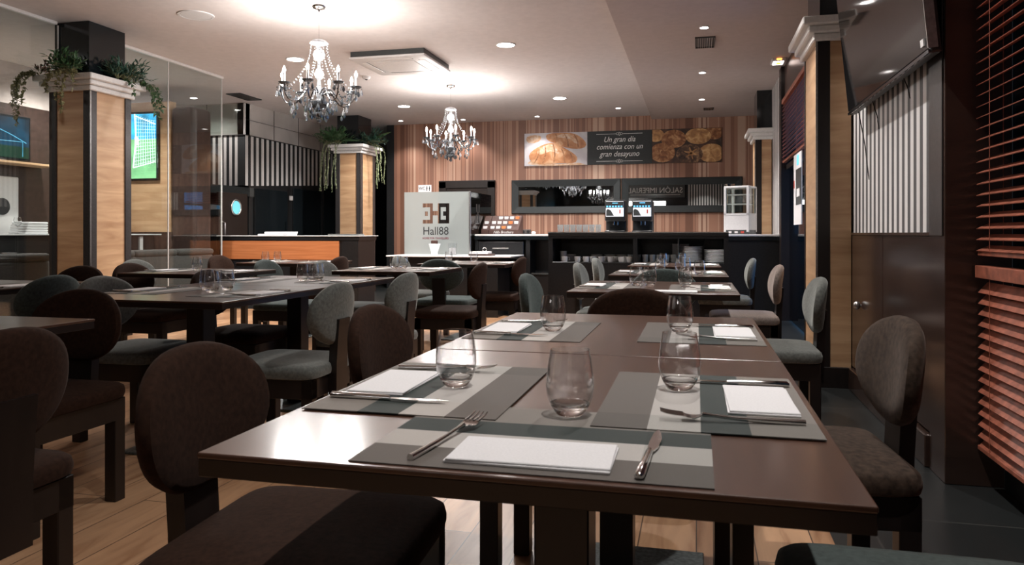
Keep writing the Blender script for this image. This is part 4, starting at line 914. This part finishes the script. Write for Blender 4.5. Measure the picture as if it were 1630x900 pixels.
# ================================================================ PLANTS ON THE CAPITALS
def leaf(b, p, d, up, L_, W_, ivy=False):
    d = d.normalized(); s = d.cross(up)
    if s.length < 1e-3: s = Vector((1, 0, 0))
    s.normalize(); n = s.cross(d)
    if ivy: out = [(0, 0), (.12, .42), (.42, .30), (.62, .22), (1, 0), (.62, -.22), (.42, -.30), (.12, -.42)]
    else: out = [(0, 0), (.25, .32), (.55, .36), (.82, .2), (1, 0), (.82, -.2), (.55, -.36), (.25, -.32)]
    vs = [b.bm.verts.new(p + d * (a * L_) + s * (c_ * W_) + n * (abs(c_) * .25 * W_ - a * a * .15 * L_)) for a, c_ in out]
    b.bm.faces.new((vs[0], vs[1], vs[2], vs[3], vs[4])); b.bm.faces.new((vs[0], vs[4], vs[5], vs[6], vs[7]))
def rv(): return Vector((random.uniform(-1, 1), random.uniform(-1, 1), random.uniform(-1, 1)))
def plant(loc, label, tufts, vines, mat, vmat, big=0, bigdir=None, fl=0):
    c = thing('trailing_plant', label, 'plant', loc)
    b = MB(); st = MB()
    for (ox, oy, r, n) in tufts:
        for i in range(n):
            a = random.uniform(0, 2 * PI); el = random.uniform(0.25, 1.3); d_ = Vector((math.cos(a) * math.cos(el), math.sin(a) * math.cos(el), math.sin(el)))
            base = Vector((ox, oy, 0.01)); tip = base + d_ * r * random.uniform(.55, 1.0)
            st.tube([base, (base + tip) / 2 + Vector((0, 0, .02)), tip], 0.0018, 4)
            for k in range(7):
                f = 0.3 + .7 * k / 6; p = base.lerp(tip, f) + Vector((0, 0, .02 * math.sin(PI * f)))
                leaf(b, p, d_ + rv() * .8, Vector((0, 0, 1)) + rv() * .3, r * .28, r * .12)
    b.build('foliage', mat, c, kind='stuff')
    v = MB()
    for (ox, oy, dx, dy, L_) in vines:
        p = Vector((ox, oy, 0.02)); pts = [p.copy()]
        n = int(L_ / .022)
        dv = Vector((dx, dy, .2)).normalized()
        for k in range(n):
            t_ = k / n
            dv = (dv * .78 + Vector((0, 0, -1)) * (.10 + .35 * t_) + rv() * .12).normalized()
            p = p + dv * .022; pts.append(p.copy())
            if fl: 
                for _ in range(3): leaf(v, p, rv() + Vector((0, 0, -.6)), Vector((0, 1, 0)) + rv() * .5, .018, .016)
            else:
                for _ in range(2): leaf(v, p + rv() * .008, rv() + Vector((0, 0, -.4)), Vector((0, 0, 1)) + rv() * .6, random.uniform(.03, .055), random.uniform(.03, .05), True)
        st.tube(pts, 0.0016, 4)
    v.build('trailing_vines', vmat, c, kind='stuff')
    st.build('stems', 'leaf_olive', c)
    if big:
        for i in range(big):
            a = bigdir[i % len(bigdir)]; lb = MB(); d_ = Vector((math.cos(a), math.sin(a), random.uniform(.1, .8)))
            leaf(lb, d_ * .05 + Vector((0, 0, .04)), d_, Vector((0, 0, 1)), .36, .20); lb.build('broad_leaf', 'leaf_green', c)
    return c
zc = 2.565
plant((-5.86, 5.94, zc), 'bushy green fern with trailing ivy at the middle front of the left column capital', [(0, 0, .24, 34), (.10, .0, .20, 20)], [(0, -.02, .1, -1, .34), (.06, -.02, .3, -1, .42), (.12, 0, .6, -.8, .30), (-.05, -.02, -.2, -1, .26), (.16, -.02, .2, -1, .5)], 'leaf_green', 'leaf_olive')
plant((-5.57, 6.42, zc), 'blue green fern with ivy hanging over the right side of the left column capital', [(0, 0, .26, 36), (0, -.12, .18, 18), (0, .1, .2, 20)], [(0.02, .12, 1, .4, .30), (0.02, .2, 1, .7, .42), (.02, -.05, 1, -.2, .22), (.02, .25, .6, 1, .35), (0.02, .15, 1, .2, .40)], 'leaf_blue', 'leaf_green')
plant((-6.14, 5.94, zc), 'reddish trailing ivy falling from the left corner of the left column capital', [(0, 0, .12, 12), (.12, 0, .12, 10)], [(-.04, -.02, -.7, -.6, .50), (-.03, -.04, -.5, -1, .62), (0, -.02, -.3, -1, .40), (-.05, 0, -1, -.3, .35), (-.02, -.03, -.6, -.8, .45)], 'leaf_red', 'leaf_olive')
zc = 2.585
plant((-6.02, 11.88, zc), 'broad leaved green plant with white flowers hanging left of the far column', [(0, 0, .32, 52), (-.18, 0, .26, 34)], [(-.16 + .05 * k, -.02, -.3, -1, .95) for k in range(6)], 'leaf_green', 'leaf_pale', 6, (2.8, 3.6, 4.4, 5.2, 0.2, 1.2), 1)
plant((-5.55, 12.2, zc), 'pale green trailing plant hanging over the right of the far column', [(0, 0, .30, 36), (0, .15, .24, 22)], [(.02, -.1 + .06 * k, 1, -.2, .75 + .08 * (k % 3)) for k in range(5)], 'leaf_blue', 'leaf_pale', 2, (0.2, 5.5), 1)

# ================================================================ DINING TABLES
TZ = 0.75
def make_table(label, loc, wx, wy):
    t_ = thing('dining_table', label, 'table', loc, 0, 'dark wood dining tables')
    MB().box(-wx / 2, wx / 2, -wy / 2, wy / 2, TZ - .008, TZ, 0.002, 2).build('tabletop', 'table_top', t_)
    MB().box(-wx / 2 + .001, wx / 2 - .001, -wy / 2 + .001, wy / 2 - .001, TZ - .032, TZ - .008, 0.001).build('shade_edge', 'walnut', t_)  # slab edge coloured darker than the top to stand in for shade
    MB().box(-0.048, 0.048, -0.048, 0.048, 0.014, TZ - .038, 0.003).build('pedestal', 'wenge', t_)
    MB().box(-0.19, 0.19, -0.19, 0.19, TZ - .038, TZ - .032).build('mounting_plate', 'walnut', t_)
    MB().box(-0.25, 0.25, -0.25, 0.25, 0, 0.014, 0.003).build('foot_plate', 'slate_plate', t_)
    return t_
tabs = {
 'A1': (-0.642, 0.188, 0.865, 1.787, 'the foremost table', 'dark wood dining table nearest the viewer, laid for three'),
 'A2': (-0.642, 0.188, 1.793, 2.69, 'the second table from the viewer', 'dark wood dining table pushed against the far side of the foremost table'),
 'B':  (-0.633, 0.203, 3.72, 4.62, 'the table beyond the head chair', 'dark wood dining table beyond the brown chair back in the middle row'),
 'C':  (-0.60, 0.213, 5.26, 6.12, 'the third table of the middle row', 'dark wood dining table third along the middle row, before the buffet'),
 'D':  (-0.60, 0.21, 6.75, 7.55, 'the farthest table of the middle row', 'dark wood dining table nearest the buffet cabinet'),
 'L0': (-2.82, -1.985, 1.24, 2.14, 'the table at the left edge', 'dark wood dining table cut by the left edge, behind the darkest brown chair'),
 'L1': (-2.83, -1.94, 2.78, 3.71, 'the left table with three tumblers', 'dark wood dining table in the left row with three tumblers at its near corner'),
 'L2': (-2.83, -1.94, 3.716, 4.64, 'the farther joined table on the left', 'dark wood dining table joined to the far side of the three tumbler table'),
 'L3': (-2.76, -1.95, 5.34, 6.14, 'the table before the dark green chair', 'dark wood dining table in the left row in front of the dark green chair'),
 'L4': (-2.60, -1.73, 6.76, 7.6, 'the table nearest the reception desk', 'dark wood dining table in the left row nearest the reception desk'),
 'L5': (-4.13, -3.30, 4.66, 5.44, 'the table by the glass partition', 'dark wood dining table near the glass partition with a single tumbler'),
 'L6': (-4.42, -3.52, 2.9, 3.8, 'the table by the teal chair', 'dark wood dining table at far left beside the teal chair'),
 'L7': (-4.42, -3.58, 6.55, 7.4, 'the table before the orange fronted counter', 'dark wood dining table in front of the orange fronted counter'),
}
for k, (x0, x1, y0, y1, ph, lb) in tabs.items():
    make_table(lb, ((x0 + x1) / 2, (y0 + y1) / 2, 0), x1 - x0, y1 - y0)

# ================================================================ CHAIRS
def cushion(w, d, z0, z1, crown=0.012, n=10, ex=5):
    bm = MB()
    def sup(a):
        c_, s_ = math.cos(a), math.sin(a)
        return (abs(c_) ** (2 / ex) * (1 if c_ >= 0 else -1), abs(s_) ** (2 / ex) * (1 if s_ >= 0 else -1))
    prof = [(0.0, z0), (0.93, z0), (0.985, z0 + .006), (1.0, z0 + .02), (1.0, z1 - .026), (0.985, z1 - .010), (0.94, z1 - .001), (0.80, z1 + crown * .5), (0.5, z1 + crown * .9), (0, z1 + crown)]
    seg = 40; rings = []
    for r, z in prof:
        if r == 0: rings.append([bm.bm.verts.new((0, 0, z))]); continue
        rings.append([bm.bm.verts.new((sup(2 * PI * k / seg)[0] * w / 2 * r, sup(2 * PI * k / seg)[1] * d / 2 * r, z)) for k in range(seg)])
    for A, B in zip(rings, rings[1:]):
        for k in range(seg):
            q = (k + 1) % seg
            if len(A) == 1: bm.bm.faces.new((A[0], B[q], B[k]))
            elif len(B) == 1: bm.bm.faces.new((A[k], A[q], B[0]))
            else: bm.bm.faces.new((A[k], A[q], B[q], B[k]))
    return bm
def back_pad():
    b = MB(); W_, H_, T_ = 0.212, 0.145, 0.028
    prof = [(0, -1.0), (0.6, -1.0), (0.86, -.92), (0.96, -.6), (1.0, 0), (0.97, .55), (0.88, .85), (0.6, 1.0), (0, 1.06)]
    seg = 40; rings = []
    def P(a, r, tt):
        c_, s_ = math.cos(a), math.sin(a)
        x = abs(c_) ** .92 * (1 if c_ >= 0 else -1) * W_ * r; z = abs(s_) ** .92 * (1 if s_ >= 0 else -1) * H_ * r
        if z < 0: x *= (1 - .14 * (z / H_) ** 2)
        y = tt * T_ + 0.9 * x * x - 0.10 * z          # slight wrap and rake
        return (x, y, z)
    for r, tt in prof:
        if r == 0: rings.append([b.bm.verts.new(P(0, 0, tt))]); continue
        rings.append([b.bm.verts.new(P(2 * PI * k / seg, r, tt)) for k in range(seg)])
    for A, B in zip(rings, rings[1:]):
        for k in range(seg):
            q = (k + 1) % seg
            if len(A) == 1: b.bm.faces.new((A[0], B[q], B[k]))
            elif len(B) == 1: b.bm.faces.new((A[k], A[q], B[0]))
            else: b.bm.faces.new((A[k], A[q], B[q], B[k]))
    return b
def make_chair(mat):
    c = thing('dining_chair', '', 'chair', (0, 0, 0), 0)
    cushion(0.49, 0.475, 0.400, 0.458, ex=8).build('seat', mat, c, True)
    b = MB(); h = 0.222
    b.box(-h, h, -h, -h + .022, 0.315, 0.40, 0.002); b.box(-h, h, h - .022, h, 0.315, 0.40, 0.002); b.box(-h, -h + .022, -h, h, 0.315, 0.40, 0.002); b.box(h - .022, h, -h, h, 0.315, 0.40, 0.002)
    b.build('seat_frame', 'wenge', c)
    for sx_ in (-1, 1):
        for sy in (-1, 1):
            cx, cy = sx_ * (h - .026), sy * (h - .026)
            MB().box(cx - .026, cx + .026, cy - .026, cy + .026, 0, 0.399, 0.003).build('leg', 'wenge', c)
    o = back_pad().build('backrest', mat, c, True); o.location = (0, -0.243, 0.672)
    b = MB(); b.prism([(-0.223, 0.28), (-0.223, 0.45), (-0.228, 0.55), (-0.238, 0.65), (-0.276, 0.65), (-0.268, 0.55), (-0.262, 0.45), (-0.260, 0.28)],
                      lambda p: (-0.058, p[0], p[1]), lambda p: (0.058, p[0], p[1])); b.build('back_post', 'wenge', c)
    return c
protos = {}
FX, BX, FY, BY = R(-90), R(90), 0.0, PI      # facing +X, -X, +Y, -Y
chairs = [
 (-0.748, 1.34, FX, 'brown', 'brown velvet chair in the foreground, left of the foremost table', 3),
 (-0.745, 2.19, FX, 'brown', 'brown velvet chair left of the second table, behind the foreground chair', 0),
 (-1.85, 3.17, BX, 'grey', 'grey velvet chair on the right side of the three tumbler table, back post showing', 2),
 (-1.87, 4.08, BX, 'grey', 'grey velvet chair with back post showing, right behind the brown chair of the second table', 0),
 (-1.86, 5.57, BX, 'brown', 'brown velvet chair in mid room with seat and back post facing the left row', 2),
 (-1.88, 7.05, BX, 'brown', 'small brown velvet chair near the reception desk, facing left', 0),
 (-0.68, 4.12, FX, 'teal', 'dark grey green velvet chair at the left side of the table beyond the head chair', 0),
 (-0.64, 5.75, FX, 'grey', 'grey velvet chair at the left of the third middle table', 0),
 (-0.66, 6.95, FX, 'grey', 'grey velvet chair at the left of the table nearest the buffet', 0),
 (0.29, 2.20, BX, 'taupe2', 'mottled brown velvet chair in the right foreground beside the second table', 5),
 (0.37, 4.14, BX, 'grey', 'grey velvet chair standing before the right oak column', 0),
 (0.33, 5.72, BX, 'taupe', 'taupe velvet chair right of the third middle table', 0),
 (0.25, 7.20, BX, 'grey', 'velvet chair with a blue lit edge, farthest on the right', 0),
 (0.375, 1.28, BX, 'teal', 'green grey velvet chair at the bottom right corner, only its seat in view', 0),
 (-0.24, 3.36, FY, 'brown', 'brown velvet head chair seen from behind at the far end of the joined tables', 0),
 (-0.20, 5.12, FY, 'teal', 'dark velvet head chair behind the tumblers of the middle row', 0),
 (-2.80, 3.33, FX, 'grey', 'light grey velvet chair on the left side of the three tumbler table', 0),
 (-2.68, 4.05, FX, 'brown', 'brown velvet chair behind the three tumblers on the left', 0),
 (-3.62, 3.36, BX, 'teal', 'teal velvet chair at far left with its back to the light grey chair', 0),
 (-4.15, 4.12, BY, 'brown', 'brown velvet chair below the left face of the ivy column', 0),
 (-3.95, 4.86, FX, 'brown', 'brown velvet chair below the right face of the ivy column', 0),
 (-4.50, 5.56, FX, 'grey', 'grey velvet chair behind the brown one by the ivy column', 0),
 (-4.62, 6.90, FX, 'brown', 'brown velvet chair at the left end of the orange fronted counter', 0),
 (-3.37, 5.78, FX, 'teal', 'grey teal velvet chair in front of the orange counter, left of centre', 0),
 (-2.78, 5.70, FX, 'grey', 'grey velvet chair in front of the orange counter, right of centre', 0),
 (-3.65, 6.78, BX, 'brown', 'small dark brown velvet chair at the right end of the orange counter', 0),
 (-2.68, 7.10, FX, 'grey', 'small grey velvet chair below the left edge of the logo screen', 0),
 (-2.19, 6.49, FY, 'teal', 'dark green grey velvet chair centred before the reception desk, seen from behind', 0),
 (-2.40, 2.28, BY, 'brown', 'brown velvet chair facing the viewer behind the left edge table', 0),
 (-1.83, 1.44, BX, 'brown', 'darkest brown velvet chair at the left edge of the view', 0),
]
mats = {'brown': 'velvet_brown', 'grey': 'velvet_grey', 'teal': 'velvet_teal', 'taupe': 'velvet_taupe', 'taupe2': 'velvet_mottled'}
for (x, y, rz, kind, lb, dz) in chairs:
    mt = mats[kind]
    if mt not in protos:
        o = make_chair(mt); protos[mt] = o; o.location = (x, y, 0); o.rotation_euler = (0, 0, rz + R(dz)); o['label'] = lb; o['group'] = 'velvet dining chairs'
    else: dup(protos[mt], (x, y, 0), rz + R(dz), lb, 'velvet dining chairs')

# ================================================================ PLACE SETTINGS
# local frame: diner at origin on the table edge looking along +y
def mk_mat():
    b = MB(); b.box(-0.225, 0.225, 0.0, 0.33, 0, 0.0018); return b.build('placemat', 'mat_weave')
def mk_napkin():
    b = MB(); b.box(-0.105, 0.105, -0.055, 0.055, 0, 0.0035, 0.0012, 2); b.box(-0.103, 0.104, -0.053, 0.054, 0.0035, 0.0062, 0.001, 1, rot=Matrix.Rotation(R(1.2), 3, 'Z')); return b.build('paper_napkin', 'paper')
def mk_fork():
    b = MB()
    pts = [(0, 0, .003), (0, .05, .004), (0, .10, .006), (0, .135, .009), (0, .150, .010)]
    b.tube(pts, [.0052, .0048, .0034, .0028, .0040], 8)
    # bowl and tines
    n = 6; rows = []
    for i in range(n):
        y = .150 + .006 * i; wv = .004 + .0085 * math.sin(min(1, i / 3) * PI / 2); z = .010 - .0035 * math.sin(i / (n - 1) * PI)
        rows.append((y, wv, z))
    vs = [[b.bm.verts.new((sx_ * wv, y, z + dz)) for sx_ in (-1, 1)] for dz in (0, -.0016) for (y, wv, z) in rows]
    for q in range(2):
        for i in range(n - 1):
            A, B = vs[q * n + i], vs[q * n + i + 1]; b.bm.faces.new((A[0], A[1], B[1], B[0]))
    for i in range(n - 1):
        for s_ in (0, 1): b.bm.faces.new((vs[i][s_], vs[i + 1][s_], vs[n + i + 1][s_], vs[n + i][s_]))
    for k in range(4):
        x = -.0105 + .007 * k; b.tube([(x, .178, .0095), (x, .190, .0105), (x, .203, .0125), (x * .95, .213, .0155)], [.0017, .0017, .0015, .0009], 6)
    return b.build('fork', 'steel', None, True)
def mk_knife():
    b = MB(); b.tube([(0, 0, .004), (0, .004, .0045), (0, .05, .0045), (0, .10, .0042), (0, .112, .004)], [.003, .0062, .0058, .0050, .0044], 8)
    b.prism([(-.004, .11), (.005, .11), (.009, .13), (.010, .17), (.006, .20), (.001, .218), (-.004, .20), (-.005, .15)], lambda p: (p[0], p[1], .0048), lambda p: (p[0], p[1], .0026))
    return b.build('knife', 'steel', None, True)
def mk_tumbler():
    b = MB()
    outp = [(0, 0), (.0185, 0), (.0225, .003), (.030, .014), (.0365, .030), (.0385, .046), (.0375, .066), (.0345, .086), (.0315, .102), (.0310, .1045)]
    inn = [(.0300, .1045), (.0303, .102), (.0333, .086), (.0362, .066), (.0371, .046), (.0345, .030), (.026, .0185), (.012, .0135), (0, .0125)]
    b.lathe(outp + inn, seg=36)
    return b.build('stemless_tumbler', 'tumbler_glass', None, True)
P0 = {'placemat': (mk_mat, 'placemat'), 'paper_napkin': (mk_napkin, 'napkin'), 'fork': (mk_fork, 'fork'), 'knife': (mk_knife, 'knife'), 'stemless_tumbler': (mk_tumbler, 'glass')}
PROT = {}
DESC = {'placemat': 'grey banded woven placemat', 'paper_napkin': 'folded white paper napkin', 'fork': 'steel fork', 'knife': 'steel knife', 'stemless_tumbler': 'clear stemless tumbler'}
GRP = {'placemat': 'woven placemats on the tables', 'paper_napkin': 'folded napkins on the tables', 'fork': 'forks on the tables', 'knife': 'knives on the tables', 'stemless_tumbler': 'stemless tumblers on the tables'}
def put(kind, x, y, z, rz, label):
    if kind not in PROT:
        o = P0[kind][0](); o.location = (x, y, z); o.rotation_euler = (0, 0, rz); tag(o, label, P0[kind][1], GRP[kind]); PROT[kind] = o
    else: o = dup(PROT[kind], (x, y, z), rz, label)
    return o
def setting(tab, side, along, where, gl=(0, 0.215), items='mnfkg', fork_r=0, knife_r=0, lift=0.0):
    x0, x1, y0, y1, ph, _ = tabs[tab]
    ox, oy, rz = {'L': (x0, along, FX), 'R': (x1, along, BX), 'N': (along, y0, FY), 'F': (along, y1, BY)}[side]
    c_, s_ = math.cos(rz), math.sin(rz)
    def W(lx, ly): return (ox + c_ * lx - s_ * ly, oy + s_ * lx + c_ * ly)
    z = TZ + lift
    place = where + ' of ' + ph
    if 'm' in items:
        fl = side in 'LR'; x, y = W(0, .012 + (.33 if fl else 0)); put('placemat', x, y, z, rz + (PI if fl else 0), DESC['placemat'] + ' ' + place)
    zz = z + (.0018 if 'm' in items else 0) + 0.0002
    if 'n' in items: x, y = W(0.0, .085); put('paper_napkin', x, y, zz, rz, DESC['paper_napkin'] + ' ' + place)
    if 'f' in items: x, y = W(-.148, .03); put('fork', x, y, zz, rz + R(fork_r), DESC['fork'] + ' ' + place)
    if 'k' in items: x, y = W(.14, .02); put('knife', x, y, zz, rz + R(knife_r), DESC['knife'] + ' ' + place)
    if 'g' in items: x, y = W(*gl); put('stemless_tumbler', x, y, zz, rz, DESC['stemless_tumbler'] + ' ' + place)
setting('A1', 'L', 1.34, 'at the left side', (0.0, .205), lift=0.0019)
setting('A1', 'R', 1.34, 'at the right side', (0.07, .218), lift=0.0019, fork_r=4)
setting('A1', 'N', -0.205, 'at the near end', (0.01, .315), fork_r=-9, knife_r=-3)
setting('A2', 'L', 2.205, 'at the left side', (0.02, .23))
setting('A2', 'R', 2.25, 'at the right side', (0.0, .235))
setting('B', 'L', 4.15, 'at the left side', (-.04, .31)); setting('B', 'R', 4.12, 'at the right side', (0.02, .26)); setting('B', 'N', -0.10, 'at the near end', (-.15, .47), 'ng')
setting('C', 'L', 5.68, 'at the left side', (0.03, .34)); setting('C', 'R', 5.7, 'at the right side', (0.03, .33)); setting('C', 'N', -0.16, 'at the near end', (.18, .10), 'g'); setting('C', 'F', -0.18, 'at the far end', (-.10, .18), 'g')
setting('D', 'L', 7.15, 'at the left side', (0.05, .30)); setting('D', 'R', 7.15, 'at the right side', (0.03, .34))
setting('L1', 'L', 3.28, 'at the left side', (-.05, .42)); setting('L1', 'R', 3.22, 'at the right side', (-.02, .35)); 
setting('L1', 'N', -2.17, 'behind the other two', (-.16, .60), 'g')
setting('L2', 'L', 4.15, 'at the left side', (0.01, .50)); setting('L2', 'R', 4.18, 'at the right side', (-.04, .32)); setting('L2', 'F', -2.3, 'toward the far end', (-.02, .40), 'g')
setting('L3', 'L', 5.74, 'at the left side', (0.0, .36)); setting('L3', 'R', 5.74, 'at the right side', (0.05, .39)); 
setting('L4', 'L', 7.15, 'at the left side', (-.15, .14)); setting('L4', 'R', 7.15, 'at the right side', (0.12, .45))
setting('L5', 'L', 5.05, 'at the left side', (-.06, .34)); setting('L5', 'R', 5.08, 'at the right side', (0, .2), 'mnfk')
setting('L6', 'R', 3.35, 'at the right side', (0, .2), 'mnfk')
setting('L7', 'L', 6.95, 'at the left side', (0.08, .13)); setting('L7', 'R', 6.95, 'at the right side', (0.0, .62))
